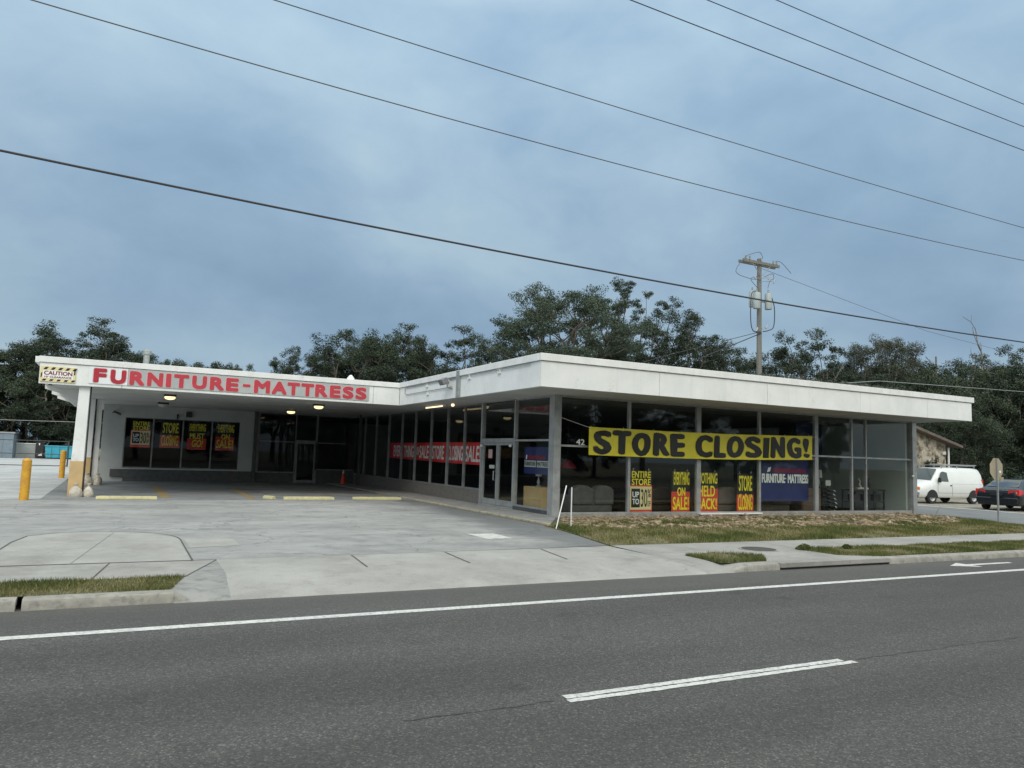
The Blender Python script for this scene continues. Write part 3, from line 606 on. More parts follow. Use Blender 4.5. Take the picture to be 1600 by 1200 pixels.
for ch,a,b_,dz in BL:
    V,F2=text_verts(ch,0); x0,x1,y0,y1=V[:,0].min(),V[:,0].max(),V[:,1].min(),V[:,1].max()
    X=(V[:,0]-x0)/(x1-x0); Y=(V[:,1]-y0)/(y1-y0); k1,k2,ph=rb.uniform(.02,.045),rb.uniform(-.05,.05),rb.uniform(0,6)
    X2=X+k1*np.sin(Y*7+ph)+k2*(Y-.5); Y2=Y+.02*np.sin(X*6+ph)
    for nm,mm,g_,dy in (('letter_edge','cream_print',.03,.008),('letter','black_print',0,.012)):
        if nm=='letter_edge': continue
        mb=MB(); fx_,fz_=(.084,.042) if ch not in 'I!' else (.012,.02)
        for i,(sa,sb) in enumerate([(0,0),(-1,0),(1,0),(0,1),(0,-1),(-.7,.7),(.7,.7),(-.7,-.7),(.7,-.7)]):
            P=[]
            for xx,yy in zip(X2,Y2):
                x=a+fx_+(b_-a-2*fx_)*xx+sa*fx_; P.append((x,yb_-dy-.0004*i-wv(x)*(.4+.6*(.08+.82*yy)),zc(x,.115+.765*yy)+dz+sb*fz_))
            mb.add(P,F2)
        mb.build(nm,M[mm],t)
mb=MB(); mb.tube([(12.54,yb_+.0,2.66),(12.1,19.22,2.78),(11.62,19.27,2.92)],.008,5); mb.tube([(21.93,yb_,2.75),(22.3,19.28,2.78)],.008,5); mb.tube([(21.93,yb_,1.98),(22.3,19.28,1.99)],.008,5)
mb.build('rope',M['shade_white'],t)
mb=MB()
for k in range(9):
    x=12.6+k*1.15
    mb.tube([(x,yb_-wv(x)+.0,zc(x,1)-.02),(x,yb_-wv(x)+.02,zc(x,1)+.05)],.006,5)
mb.build('grommet_ties',M['shade_white'],t)
# paper posters hung inside the windows
def poster(x0,x1,y,z0,z1,kind,label,hooks=True,group='sale posters hung inside the shop windows'):
    w=x1-x0; h=z1-z0; xm=(x0+x1)/2
    t=empty('sale_poster',(xm,y,z0),0,label,'poster',group)
    cut={'store':.47,'entire':.66,'on':.52,'must':.42,'held':.60}[kind]
    mb=MB(); mb.box(x0,y,z0+h*cut,x1,y+.003,z1); mb.build('upper_sheet',M['black_print'],t)
    mb=MB(); mb.box(x0-.01,y-.001,z0,x1+.01,y+.003,z0+h*cut-.0005); mb.build('lower_sheet',M['red_print'],t)
    yl=y-.006; yp=M['yellow_print']
    def L_(s,a,b_,c,d,m='yellow_print',bold=.04,yy=yl,nm='lettering',sh=0,warp=None):
        q=MB(); letters(q,s,(x0+w*a,yy,z0+h*c),UX,UZ,w*(b_-a),h*(d-c),bold,shear=sh,warp=warp); q.build(nm,M[m],t)
    ar=lambda X,Y:(X,Y*(.86+.14*np.sin(X*9)**2))
    if kind=='store': L_('STORE',.10,.92,.56,.95); L_('CLOSING',.06,.94,.08,.50,warp=ar)
    if kind=='on': L_('EVERYTHING',.10,.97,.68,.99,bold=.05); L_('ON',.30,.75,.42,.62); L_('SALE!',.06,.95,.09,.40)
    if kind=='must': L_('EVERYTHING',.08,.95,.69,.97,bold=.05); L_('MUST',.12,.90,.40,.62); L_('GO!',.25,.85,.10,.37,sh=.2)
    if kind=='held': L_('NOTHING',.04,.97,.72,.98); L_('HELD',.06,.86,.41,.67); L_('BACK!',.02,.95,.10,.37)
    if kind=='entire':
        L_('ENTIRE',.08,.94,.83,.98); L_('STORE',.08,.94,.66,.81)
        q=MB(); q.box(x0+w*.02,y-.004,z0+h*.10,x0+w*.98,y-.002,z0+h*.63); q.build('price_panel',M['caution_yellow'],t)
        q=MB(); q.box(x0+w*.07,y-.006,z0+h*.15,x0+w*.46,y-.0045,z0+h*.58); q.build('price_box',M['black_print'],t)
        L_('UP',.12,.42,.38,.51,m='white_print',yy=y-.008); L_('TO',.12,.42,.22,.35,m='white_print',yy=y-.008)
        L_('30',.50,.79,.16,.57,m='black_print',bold=.012,yy=y-.008); L_('%',.80,.95,.38,.57,m='black_print',bold=.02,yy=y-.008); L_('OFF',.80,.95,.17,.30,m='black_print',bold=.01,yy=y-.008)
    if hooks:
        mb=MB()
        for f_ in (.15,.85): mb.tube([(x0+w*f_,y,z1),(x0+w*f_+.01,y,z1+.07)],.010,6)
        mb.build('hook',M['shade_white'],t)
    return t
poster(14.36,15.22,19.60,.06,1.42,'entire','entire store up to 30% off poster low in the front windows, left of the others')
poster(16.02,16.76,19.60,.06,1.42,'on','everything on sale poster low in the front windows left of the wide middle post')
poster(17.08,17.96,19.60,.06,1.42,'held','nothing held back poster low in the front windows right of the wide middle post')
poster(18.82,19.56,19.60,.06,1.40,'store','store closing poster low in the front windows beside the blue sign')
gp='sale posters in the left wing windows'
poster(.62,1.46,40.72,1.60,2.86,'entire','dim entire store up to 30% off poster in the left wing window',False,gp)
poster(1.90,2.76,40.72,1.62,2.90,'store','dim store closing poster in the second pane of the left wing window',False,gp)
poster(3.12,3.98,40.72,1.57,2.88,'must','dim everything must go poster in the third pane of the left wing window',False,gp)
poster(4.42,5.30,40.72,1.57,2.88,'on','dim everything on sale poster in the right pane of the left wing window',False,gp)
# red banner along the inside of the side windows
t=empty('sale_banner',(11.72,30,1.42),0,'long red banner with white sale lettering along the inside of the side windows','banner')
xb=11.72; mb=MB()
mb.add([(xb,24.82,1.38),(xb,24.82,2.20),(xb,30.05,2.22),(xb,30.05,1.42),(xb+.004,24.82,1.38),(xb+.004,24.82,2.20),(xb+.004,30.05,2.22),(xb+.004,30.05,1.42)],[(0,1,2,3),(7,6,5,4),(0,4,5,1),(2,6,7,3),(1,5,6,2),(3,7,4,0)])
mb.add([(xb,30.1,1.44),(xb,30.1,2.20),(xb,35.3,2.20),(xb,35.3,1.48),(xb+.004,30.1,1.44),(xb+.004,30.1,2.20),(xb+.004,35.3,2.20),(xb+.004,35.3,1.48)],[(0,1,2,3),(7,6,5,4),(0,4,5,1),(2,6,7,3),(1,5,6,2),(3,7,4,0)])
mb.build('banner_sheet',M['red_banner'],t)
UYm=(0,-1,0)
for s_,a,b_,z0,z1,sh in (('EVERY',34.72,33.45,1.56,2.08,0),('THING',33.25,32.0,1.55,2.08,0),('ON',31.62,31.36,1.66,2.02,0),('SALE',31.3,30.15,1.53,2.08,.12),('STORE',29.76,28.48,1.52,2.08,0),('CLOSING',28.11,26.6,1.50,2.08,0),('SALE!',26.39,25.0,1.48,2.08,.15)):
    mb=MB(); letters(mb,s_,(xb-.006,a,z0),UYm,UZ,a-b_,z1-z0,.045,shear=sh); mb.build('lettering',M['white_print'],t)
# blue signs with a red script line: front and side
def blue_sign(name,org,u,w,z0,h,label,lw):
    u=np.array(u,float); org=np.array(org,float); nrm=np.cross(u,(0,0,1.)); 
    t=empty(name,tuple(org+u*w/2),0,label,'sign')
    def plate(a,b_,c,d,off,th,nm,m):
        mb=MB(); P=[]
        for o_ in (off,off-th):
            for q,r in ((a,c),(b_,c),(b_,d),(a,d)): P.append(tuple(org+u*q+nrm*o_+np.array((0,0,r-org[2]))))
        mb.add(P,[(0,1,2,3),(7,6,5,4),(0,4,5,1),(1,5,6,2),(2,6,7,3),(3,7,4,0)]); return mb.build(nm,M[m],t)
    plate(0,w,z0,z0+h,.004,.004,'board','blue_vinyl')
    return t,nrm,plate
t,nr,pl=blue_sign('blue_window_sign',(19.76,19.62,.48),(1,0,0),2.50,.48,1.55,'large blue furniture mattress sign standing inside the front window right of the posters',0)
mb=MB(); letters(mb,'FURNITURE',(19.97,19.612,1.10),UX,UZ,1.12,.32,.04,fat=.008); letters(mb,'MATTRESS',(21.22,19.612,1.10),UX,UZ,1.02,.32,.04,fat=.008); mb.box(21.10,19.608,1.24,21.14,19.612,1.28); mb.build('lettering',M['white_print'],t)
def script(mb,x,y,z,w,h,axis=0,n=7):
    # a row of slanted rounded strokes: the brand line is too blurred to read
    rs=random.Random(5)
    for k in range(n):
        a=x+w*k/n; ww=w/n*1.0; hh=h*(.8+.2*rs.random()); P=[(a,z),(a+ww*.9,z),(a+ww,z+hh*.6),(a+ww*.75,z+hh),(a+ww*.2,z+hh*.9)]
        mb.add([((q,y,r) if axis==0 else (y,-q,r)) for q,r in P],[(0,1,2,3,4)])
mb=MB(); script(mb,20.50,19.612,1.47,1.62,.17,0,11); mb.build('script_line',M['crimson_print'],t)
mb=MB(); mb.add([(20.22,19.612,1.47),(20.36,19.612,1.50),(20.42,19.612,1.66),(20.28,19.612,1.63)],[(0,1,2,3)]); mb.build('emblem',M['white_print'],t)
t,nr,pl=blue_sign('blue_window_sign',(11.74,21.75,1.2),(0,-1,0),1.75,1.2,.85,'small blue sign in the side window between entrance doors and corner post',0)
mb=MB(); 
for a,b_,s_ in ((21.70,20.95,'FURNITURE'),(20.88,20.15,'MATTRESS')):
    mb.add([(11.728,a,1.42),(11.728,b_,1.42),(11.728,b_,1.62),(11.728,a,1.62)],[(0,1,2,3)])
mb.build('text_strip',M['shade_white'],t)
mb=MB(); letters(mb,'FURNITURE',(11.722,21.67,1.45),UYm,UZ,.69,.14,.04); letters(mb,'MATTRESS',(11.722,20.85,1.45),UYm,UZ,.67,.14,.04); mb.build('lettering',M['steel_dark'],t)
mb=MB(); script(mb,-21.5,11.722,1.66,1.15,.15,1); mb.build('script_line',M['crimson_print'],t)
mb=MB(); mb.add([(11.722,21.60,1.66),(11.722,21.53,1.66),(11.722,21.51,1.80),(11.722,21.58,1.80)],[(0,1,2,3)]); mb.build('emblem',M['white_print'],t)
# notices on the entrance door
for y0,y1,z0,z1,m_,lb in ((23.95,23.65,1.65,1.95,'sign_pink','faded pink notice taped to the left entrance door'),(23.85,23.45,1.30,1.42,'shade_white','small white hours card on the left entrance door')):
    mb=MB(); mb.box(11.515,y1,z0,11.52,y0,z1); top('door_notice',mb,m_,lb,'notice')
# ---- canopy lamps and fittings
def lamp(x,y,label,lit=True,s=.8):
    t=empty('canopy_lamp',(x,y,ZS),0,label,'lamp','canopy lamps')
    mb=MB(); mb.box(x-.26*s,y-.2*s,ZS-.10*s,x+.26*s,y+.2*s,ZS-.002); mb.build('housing',M['black'],t,bevel=.02)
    mb=MB(); mb.lathe((x,y,ZS-.24*s),[(.08*s,0),(.19*s,.03*s),(.23*s,.08*s),(.23*s,.139*s)],16); mb.build('lens',M['lamp_glow' if lit else 'soffit'],t,smooth=True)
lamp(1.65,30.5,'lit square canopy lamp over the leftmost wheel stop'); lamp(7.2,31.0,'lit canopy lamp nearer the street, ahead of the dark storefront'); lamp(7.2,36.5,'lit canopy lamp set deeper, in front of the glass door')
lamp(1.72,36.4,'dark unlit canopy fitting behind the left lamp',False,.85)
for x in (1.65,7.2):
    pass
t=empty('tube_light',(10.75,27,ZS),0,'lit fluorescent tube strip under the side canopy','lamp')
mb=MB(); mb.box(10.68,26.3,ZS-.05,10.82,28.1,ZS-.002); mb.build('housing',M['white_trim'],t)
mb=MB(); mb.tube([(10.70,26.35,ZS-.075),(10.70,28.05,ZS-.075)],.022,8); mb.build('tube',M['tube_glow'],t,smooth=True)
t=empty('bulb_light',(10.8,25.6,ZS),0,'small round lit bulb beside the fluorescent strip under the side canopy','lamp')
mb=MB(); mb.lathe((10.8,25.6,ZS-.12),[(.02,0),(.06,.03),(.06,.08),(.03,.118)],12); mb.build('bulb',M['tube_glow'],t,smooth=True)
mb=MB(); mb.tube([(10.8,25.6,ZS-.02),(10.8,25.6,ZS)],.05,10); mb.build('socket',M['white_trim'],t)
def camera_(x,y,z,d,label,m='black'):
    t=empty('security_camera',(x,y,z),0,label,'camera')
    mb=MB(); mb.tube([(x,y,z),(x+d[0]*.14,y-.12,z+.02)],.025,8); mb.build('arm',M[m],t)
    mb=MB(); mb.obox((x+d[0]*.2,y-.2,z-.02),Vector((d[0],d[1],d[2])).normalized()*.17,Vector((0,.05,0)) if abs(d[1])<.9 else Vector((.05,0,0)),(0,0,.05)); mb.build('camera_body',M[m],t,bevel=.01)
camera_(-.22,40.5,3.2,(1,-.2,-.45),'black security camera angled down on the white wall left of the window')
mb=MB(); mb.box(2.56,40.40,3.02,2.62,40.5,3.22); mb.box(2.55,40.36,3.16,2.63,40.5,3.26); top('wall_bracket',mb,'black','small black bracket on the white wall above the second window pane','bracket',bevel=.01)
t=empty('wall_speaker',(3.1,40.45,3.15),0,'small black box speaker on the white wall above the third window pane','speaker')
mb=MB(); mb.box(2.96,40.3,3.13,3.22,40.49,3.40); mb.build('cabinet',M['steel_dark'],t,bevel=.015)
mb=MB(); mb.box(2.99,40.285,3.16,3.19,40.297,3.37); mb.build('grille',M['black'],t)
# floodlight on the side fascia
t=empty('floodlight',(9.55,23.0,3.95),0,'grey floodlight on a bracket on the side canopy fascia left of the downpipe','lamp')
mb=MB(); mb.tube([(9.62,22.9,3.86),(9.45,22.9,3.90),(9.42,22.9,4.02)],.022,8); mb.build('arm',M['alu_dark'],t)
mb=MB(); mb.obox((9.36,23.05,4.10),(0,.18,0),(.10,0,.05),(-.05,0,.09)); mb.build('lamp_head',M['alu_dark'],t,bevel=.02)
mb=MB(); mb.obox((9.275,23.05,4.055),(0,.15,0),(.002,0,.0),(-.04,0,.075)); mb.build('lens',M['clear_lens'],t)
# white door-top sensors
for y in (24.25,22.05):
    mb=MB(); mb.lathe((11.38,y,2.03),[(.02,0),(.05,.02),(.05,.07),(.02,.09)],12); top('door_sensor',mb,'white_trim','small round white sensor at the top %s corner of the entrance doors'%('left' if y>23 else 'right'),'sensor',smooth=True)
mb=MB(); mb.box(27.52,19.24,1.44,27.64,19.275,1.50); top('door_sensor',mb,'white_trim','tiny white sensor on the far right window post','sensor',bevel=.01)
# slim dark post at the back of the walkway
t=empty('steel_post',(11.0,38.0,0.05),0,'slim dark steel post on the walkway at the back corner of the canopy','post')
mb=MB(); mb.box(10.94,37.94,.06,11.06,38.06,ZS-.001); mb.build('shaft',M['steel_dark'],t); mb=MB(); mb.box(10.86,37.86,.05,11.14,38.14,.065); mb.build('foot_plate',M['steel_dark'],t)

# ================================================================ STREET AND LOT OBJECTS
def bollard(x,y,label,h=1.18,r=.125):
    t=empty('bollard',(x,y,0),0,label,'bollard','yellow bollards at the left edge of the lot')
    mb=MB(); mb.lathe((x,y,0),[(r,0),(r,h*.5),(r*.985,h-.05)],20); mb.build('post',M['yellow_paint'],t,smooth=True)
    mb=MB(); mb.lathe((x,y,h-.051),[(r*1.0,0),(r*1.02,.015),(r*.9,.05),(r*.5,.085),(.01,.10)],20); mb.build('domed_cap',M['yellow_paint'],t,smooth=True)
bollard(-2.27,26.6,'yellow steel bollard nearest the street at the left edge of the lot'); bollard(-2.2,42.9,'yellow steel bollard farther back, beside the white column',1.3)
def wheel_stop(x0,x1,y,label,z=0,ya=0):
    L_=x1-x0; mb=MB(); n=10; P=[]; prof=[(-.085,0),(-.08,.045),(-.055,.11),(.055,.11),(.08,.045),(.085,0)]
    for i in range(n+1):
        x=x0+L_*i/n; e=.6 if i in (0,n) else 1
        for q,r in prof: P.append((x,y+q+random.uniform(-.004,.004),r*(.9 if i in(0,n) else 1)+random.uniform(-.004,.003)*(r>0)))
    m=6;F=[]
    for i in range(n):
        for j in range(m-1): F.append((i*m+j,i*m+j+1,(i+1)*m+j+1,(i+1)*m+j))
        F.append((i*m+m-1,i*m,(i+1)*m,(i+1)*m+m-1))
    F+=[tuple(range(m)),tuple(range(n*m,n*m+m))[::-1]]
    mb.add(P,F); o=mb.build('wheel_stop',M['cream_yellow'],None,top=True,bevel=.008,seg=1); tag(o,label,'wheel stop','pale yellow wheel stops along the canopy edge'); return o
wheel_stop(-.42,1.30,26.98,'pale yellow wheel stop beside the white columns, leftmost of the row'); wheel_stop(5.25,7.0,27.05,'pale yellow wheel stop in the middle, right of the broken stub'); wheel_stop(7.68,9.5,27.12,'pale yellow wheel stop at the right end, touching the walkway kerb')
o=wheel_stop(-.28,.28,0,'short broken stub of a yellow wheel stop lying askew'); o.location=(4.86,27.5,0); o.rotation_euler=(0,0,math.radians(-66))
def sandbag(x,y,s,rz,label):
    mb=MB(); P=[];F=[];n=14;prof=[(0,.0),(.17,.0),(.20,.05),(.195,.14),(.16,.24),(.10,.31),(.045,.34),(.05,.37),(.085,.43),(.06,.44)]
    rr=random.Random(int(abs(x*100+y)))
    for j,(r,z) in enumerate(prof):
        for k in range(n):
            a=2*math.pi*k/n; q=r*(1+.10*math.sin(3*a+j)+rr.uniform(-.05,.05)); P.append((q*math.cos(a)*1.0,q*math.sin(a)*.75,z))
    for j in range(len(prof)-1):
        for k in range(n): F.append((j*n+k,j*n+(k+1)%n,(j+1)*n+(k+1)%n,(j+1)*n+k))
    F.append(tuple(range((len(prof)-1)*n,len(prof)*n)))
    mb.add(P,F); o=mb.build('sandbag',M['sandbag'],smooth=True); o.location=(x,y,0); o.scale=(s,s,s); o.rotation_euler=(0,0,rz); tag(o,label,'sandbag','white sandbags at the column feet')
sandbag(-1.02,28.12,1.0,.3,'white tied sandbag at the front column, left of its pipe'); sandbag(-.66,28.22,.98,1.9,'white tied sandbag at the front column, right of its pipe')
sandbag(-.95,36.22,1.15,.3,'white tied sandbag at the rear column, left one'); sandbag(-.55,36.35,1.1,1.2,'white tied sandbag at the rear column, right one')
t=empty('traffic_cone',(10.62,39.4,0),0,'orange traffic cone standing before the dark glass at the back of the canopy','cone')
mb=MB(); mb.lathe((10.62,39.4,0),[(.20,.0),(.20,.03),(.155,.04),(.10,.35)],16); mb.build('cone_body',M['cone_orange'],t,smooth=True)
mb=MB(); mb.lathe((10.62,39.4,0),[(.1,.351),(.062,.58)],16); mb.build('reflective_collar',M['cone_orange'],t,smooth=True)
mb=MB(); mb.lathe((10.62,39.4,0),[(.062,.581),(.03,.75),(.02,.76)],16); mb.build('cone_tip',M['shade_white'],t,smooth=True)
for a,b_,lb in (((9.72,16.25,0),(10.14,16.5,1.04),'leaning white plastic stake at the grass edge by the corner post'),((10.30,16.5,0),(10.30,16.5,1.0),'upright white plastic stake beside the leaning one')):
    mb=MB(); mb.tube([a,b_],.015,10); top('marker_stake',mb,'white_trim',lb,'stake',smooth=True)
# manhole cover
t=empty('manhole_cover',(11.75,11.62,.004),0,'dark round iron manhole cover set in the sidewalk','manhole cover')
mb=MB(); mb.lathe((11.75,11.62,.004),[(.40,0),(.40,.012)],36); mb.build('ring',M['kerb'],t)
mb=MB(); mb.lathe((11.75,11.62,.0165),[(.34,0),(.34,.008),(.33,.009)],36); mb.build('lid',M['iron'],t)
# octagonal road sign seen from behind
t=empty('stop_sign',(27.42,15.92,0),0,'octagonal road sign with a bare tan back on a grey post','road sign')
mb=MB(); mb.box(27.395,15.94,0,27.445,15.985,2.2); mb.build('post',M['galv'],t)
mb=MB(); oc=[(27.42+.40*math.cos(math.pi/8+k*math.pi/4),1.84+.40*math.sin(math.pi/8+k*math.pi/4)) for k in range(8)]
mb.prismax(oc,15.99,15.995); p_=mb.build('plate',M['sign_back'],t)
mb=MB(); mb.box(27.58,15.975,1.70,27.66,15.989,1.78); mb.build('sticker',M['white_print'],p_)
mb=MB(); mb.box(27.60,15.97,1.42,27.80,16.0,1.56); p2=mb.build('small_plate',M['sign_back'],t)
# ================================================================ FURNITURE SEEN THROUGH THE GLASS
def sofa(x0,x1,y0,h,m,label,humps=2,depth=.9):
    t=empty('sofa',((x0+x1)/2,y0+depth/2,.02),0,label,'sofa','sofas with their backs to the front windows')
    mb=MB(); mb.box(x0+.02,y0+.02,.06,x1-.02,y0+depth,.42); mb.build('seat_base',M[m],t,bevel=.05,seg=3)
    w=(x1-x0)/humps
    mb=MB(); mb.box(x0+.08,y0,.08,x1-.08,y0+.22,h-.10); mb.build('backrest',M[m],t,bevel=.07,seg=3)
    for i in range(humps):
        a=x0+.04+i*w; mb=MB(); n=12; pr=[(a,h-.6)]+[(a+(w-.05)*(j/n),h-.32+.32*min(1,(math.sin(math.pi*(.06+.88*j/n)))**.35)) for j in range(n+1)]+[(a+w-.05,h-.6)]
        mb.prismax(pr,y0-.05,y0+.30); mb.build('back_cushion',M[m],t,bevel=.05,seg=3,smooth=True)
    for a in (x0,x1-.22):
        mb=MB(); mb.box(a,y0+.05,.06,a+.22,y0+depth,.62); mb.build('armrest',M[m],t,bevel=.08,seg=3)
sofa(12.45,14.0,19.95,.92,'sofa_grey','grey rounded two-seat sofa back behind the first front window by the corner')
sofa(14.75,16.55,20.25,.90,'sofa_brown','dark brown sofa back between the two leftmost posters',2)
sofa(17.3,19.5,20.1,.92,'sofa_tan','taupe sofa back behind the window left of the blue sign',2)
sofa(20.0,22.0,20.2,.90,'sofa_tan','low taupe sofa below the blue sign',2)
t=empty('dresser',(23.0,20.4,.02),0,'brown wooden dresser in the window right of the blue sign','dresser')
mb=MB(); mb.box(22.45,20.1,.04,23.45,20.7,.92); mb.build('cabinet',M['wood_brown'],t,bevel=.015)
for z in (.10,.37,.64):
    mb=MB(); mb.box(22.50,20.075,z,23.40,20.098,z+.24); mb.build('drawer',M['wood_brown'],t,bevel=.008)
def flamp(x,y,z0,zt,r,label):
    t=empty('table_lamp',(x,y,z0),0,label,'lamp')
    mb=MB(); mb.lathe((x,y,z0),[(.09,0),(.09,.02),(.03,.05),(.06,.14),(.02,.26),(.012,zt-z0-.02)],14); mb.build('lamp_base',M['alu'],t,smooth=True)
    mb=MB(); mb.lathe((x,y,zt-.02),[(r,0),(r*.82,.30)],20); mb.build('lamp_shade',M['shade_white'],t,smooth=True)
flamp(24.10,20.75,.96,1.32,.13,'lamp with a white drum shade, nearer the right mullion'); flamp(23.35,20.9,.93,1.28,.11,'half hidden white lamp on the brown dresser')
t=empty('display_rack',(23.95,20.2,.02),0,'dark slanted display rack with white shelf tips under a white card','display rack')
mb=MB(); mb.box(23.75,20.3,.02,23.80,20.36,1.15).box(24.10,20.3,.02,24.15,20.36,1.15).box(23.80,20.32,1.10,24.10,20.35,1.15); mb.build('frame',M['black'],t)
for k in range(6):
    z=.12+k*.15; xo=.05*math.sin(k*1.1)
    mb=MB(); mb.obox((23.93+xo,20.16,z),(.19,0,-.05),(0,.14,0),(.006,0,.022)); s_=mb.build('shelf',M['black'],t)
    mb=MB(); mb.obox((24.10+xo,20.0,z-.035),(.055,0,-.03),(0,.006,0),(.005,0,.014)); mb.build('shelf_tip',M['shade_white'],s_)
mb=MB(); mb.box(23.72,20.1,1.02,23.99,20.12,1.22); mb.build('card',M['shade_white'],t)
t=empty('console_table',(26.2,20.35,.02),0,'black openwork console table by the pale side wall in the right window','table')
mb=MB(); mb.box(25.15,20.1,.84,27.1,20.6,.90); mb.build('tabletop',M['dark_wood'],t,bevel=.01)
mb=MB(); mb.box(25.2,20.12,.12,27.05,20.58,.16); mb.build('shelf',M['dark_wood'],t)
mb=MB(); mb.box(25.2,20.12,.40,27.05,20.58,.44); mb.build('shelf',M['dark_wood'],t)
for x in (25.17,25.85,26.45,27.02):
    for y in (20.12,20.53):
        mb=MB(); mb.box(x,y,.02,x+.05,y+.05,.84); mb.build('leg',M['dark_wood'],t)
for a,b_ in ((25.4,25.75),(26.0,26.35),(26.6,26.95)):
    mb=MB(); mb.box(a,20.2,.441,b_,20.5,.70); tag(mb.build('storage_box',M['black'],None,top=True,bevel=.01),{25.4:'black box on the console shelf, left of three',26.0:'black box on the console shelf, middle of three',26.6:'black box on the console shelf, right of three'}[a],'box','boxes on the console shelf')
t=empty('sculpture',(25.95,20.3,.90),0,'pale curved ornament on the black console table','ornament')
mb=MB(); mb.box(25.7,20.25,.902,26.3,20.4,.96); mb.build('plinth',M['shade_white'],t,bevel=.01)
mb=MB(); mb.tube([(25.95,20.32,.96),(25.85,20.32,1.08),(25.90,20.32,1.2),(25.80,20.32,1.32)],.035,8,.012); mb.build('curved_stem',M['shade_white'],t,smooth=True)
mb=MB(); mb.lathe((26.45,20.35,.90),[(.05,0),(.09,.12),(.06,.34),(.03,.40),(.04,.43)],16); top('vase',mb,'black','tall dark vase on the black console table','vase',smooth=True)
for i,x in enumerate((25.1,25.7,26.3)):
    mb=MB(); mb.box(x,24.5,1.25,x+.42,24.54,1.75); 
    if x>=26.2: mb.box(x+.03,24.49,1.28,x+.39,24.499,1.72)
    o=mb.build('picture_frame',M['black'],None,top=True); tag(o,['dark picture frame behind the console table, leftmost of three','dark picture frame behind the console table, middle of three','dark picture frame behind the console table, rightmost of three'][i],'picture','dark frames behind the console')
t=empty('cardboard_box',(12.1,21.35,.02),0,'large tan cardboard carton behind the side window beside the entrance doors','box')
mb=MB(); mb.box(11.78,20.62,.03,12.45,21.80,.80); mb.build('carton',M['cardboard'],t,bevel=.01)
mb=MB(); mb.box(11.775,20.621,.40,11.778,21.799,.405); mb.build('seam',M['wood_brown'],t)
flamp(12.1,21.4,.80,1.15,.10,'small lamp standing on the cardboard carton')
t=empty('pendant_lamp',(12.6,20.5,1.5),0,'red pendant shade hanging behind the first front window','lamp')
mb=MB(); mb.tube([(12.62,20.5,1.66),(12.62,20.5,3.5)],.008,5); mb.build('cord',M['black'],t)
mb=MB(); mb.lathe((12.62,20.5,1.42),[(.28,0),(.24,.08),(.13,.22),(.04,.26)],20); mb.build('lamp_shade',M['crimson_print'],t,smooth=True)
# ================================================================ LEAF / GRASS / ROCK GEOMETRY
def quads_obj(name,cent,ax,ay,tint,m,parent=None,tri=False,loc=(0,0,0),mesh_only=False):
    n=len(cent)
    if tri: co=np.stack([cent-ax,cent+ax,cent+ay],1); k=3
    else: co=np.stack([cent-ax,cent-ay*.8,cent+ax,cent+ay],1); k=4
    me=bpy.data.meshes.new(name); me.vertices.add(n*k); me.vertices.foreach_set('co',co.reshape(-1).astype(np.float32))
    me.loops.add(n*k); me.loops.foreach_set('vertex_index',np.arange(n*k,dtype=np.int32))
    me.polygons.add(n); me.polygons.foreach_set('loop_start',np.arange(0,n*k,k,dtype=np.int32)); me.polygons.foreach_set('loop_total',np.full(n,k,dtype=np.int32))
    a=me.attributes.new('tint','FLOAT','POINT'); a.data.foreach_set('value',np.repeat(tint,k).astype(np.float32))
    me.update(calc_edges=True); me.materials.append(m)
    o=bpy.data.objects.new(name,me); C.objects.link(o); o.location=loc
    if parent: o.parent=parent
    return o
def inpoly(px,py,poly):
    c=np.zeros(len(px),bool); n=len(poly); j=n-1
    for i in range(n):
        xi,yi=poly[i]; xj,yj=poly[j]
        c^=((yi>py)!=(yj>py))&(px<(xj-xi)*(py-yi)/((yj-yi)+1e-12)+xi); j=i
    return c
def patch_noise(x,y,s,seed):
    r=np.random.default_rng(seed); v=np.zeros_like(x)
    for _ in range(7):
        a=r.uniform(0,6.28); f=s*r.uniform(.5,2); v+=np.sin((x*math.cos(a)+y*math.sin(a))*f+r.uniform(0,6.28))
    return v/7
def grass(name,poly,dens,h,label,m='grass',seed=1,z=0,dry=.5,w=.004):
    r=np.random.default_rng(seed); P=np.array(poly); x0,y0=P.min(0); x1,y1=P.max(0); n=int((x1-x0)*(y1-y0)*dens)
    x=r.uniform(x0,x1,n); y=r.uniform(y0,y1,n); k=inpoly(x,y,poly); x,y=x[k],y[k]
    pn=patch_noise(x,y,3.1,seed); k=r.uniform(0,1,len(x))<np.clip(.72+pn*1.3,.12,1); x,y,pn=x[k],y[k],pn[k]; n=len(x)
    hh=h*r.uniform(.45,1.35,n)*(1+.5*pn); a=r.uniform(0,6.28,n); ln=r.uniform(.1,.9,n)
    cent=np.stack([x,y,np.full(n,z)],1); ax=np.stack([np.cos(a)*w,np.sin(a)*w,np.zeros(n)],1)*r.uniform(.7,1.6,n)[:,None]
    ay=np.stack([np.cos(a+1.5)*ln*hh,np.sin(a+1.5)*ln*hh,hh],1)
    tint=np.clip(r.normal(dry,.22,n)-pn*.8,0,1)
    o=quads_obj(name,cent,ax,ay,tint,M[m],tri=True); tag(o,label,'grass',kind='stuff'); return o
grass('grass_verge',[(-6,YK+.2),(.72,YK+.2),(.95,11.14),(-6,11.16)],5200,.045,'grass verge strip between kerb and sidewalk left of the driveway','grass_green',2,dry=.68)
grass('grass_verge',[(9.42,10.16),(10.5,10.2),(10.98,10.75),(10.4,11.52),(9.48,11.2)],6500,.06,'small green grass patch between apron and storm drain','grass_green',3,.008,dry=.28)
grass('grass_verge',[(12.72,10.5),(13.4,10.16),(24,10.16),(24,11.36),(12.6,11.52)],3600,.05,'long grass verge along the kerb right of the storm drain','grass',4,.008,dry=.55)
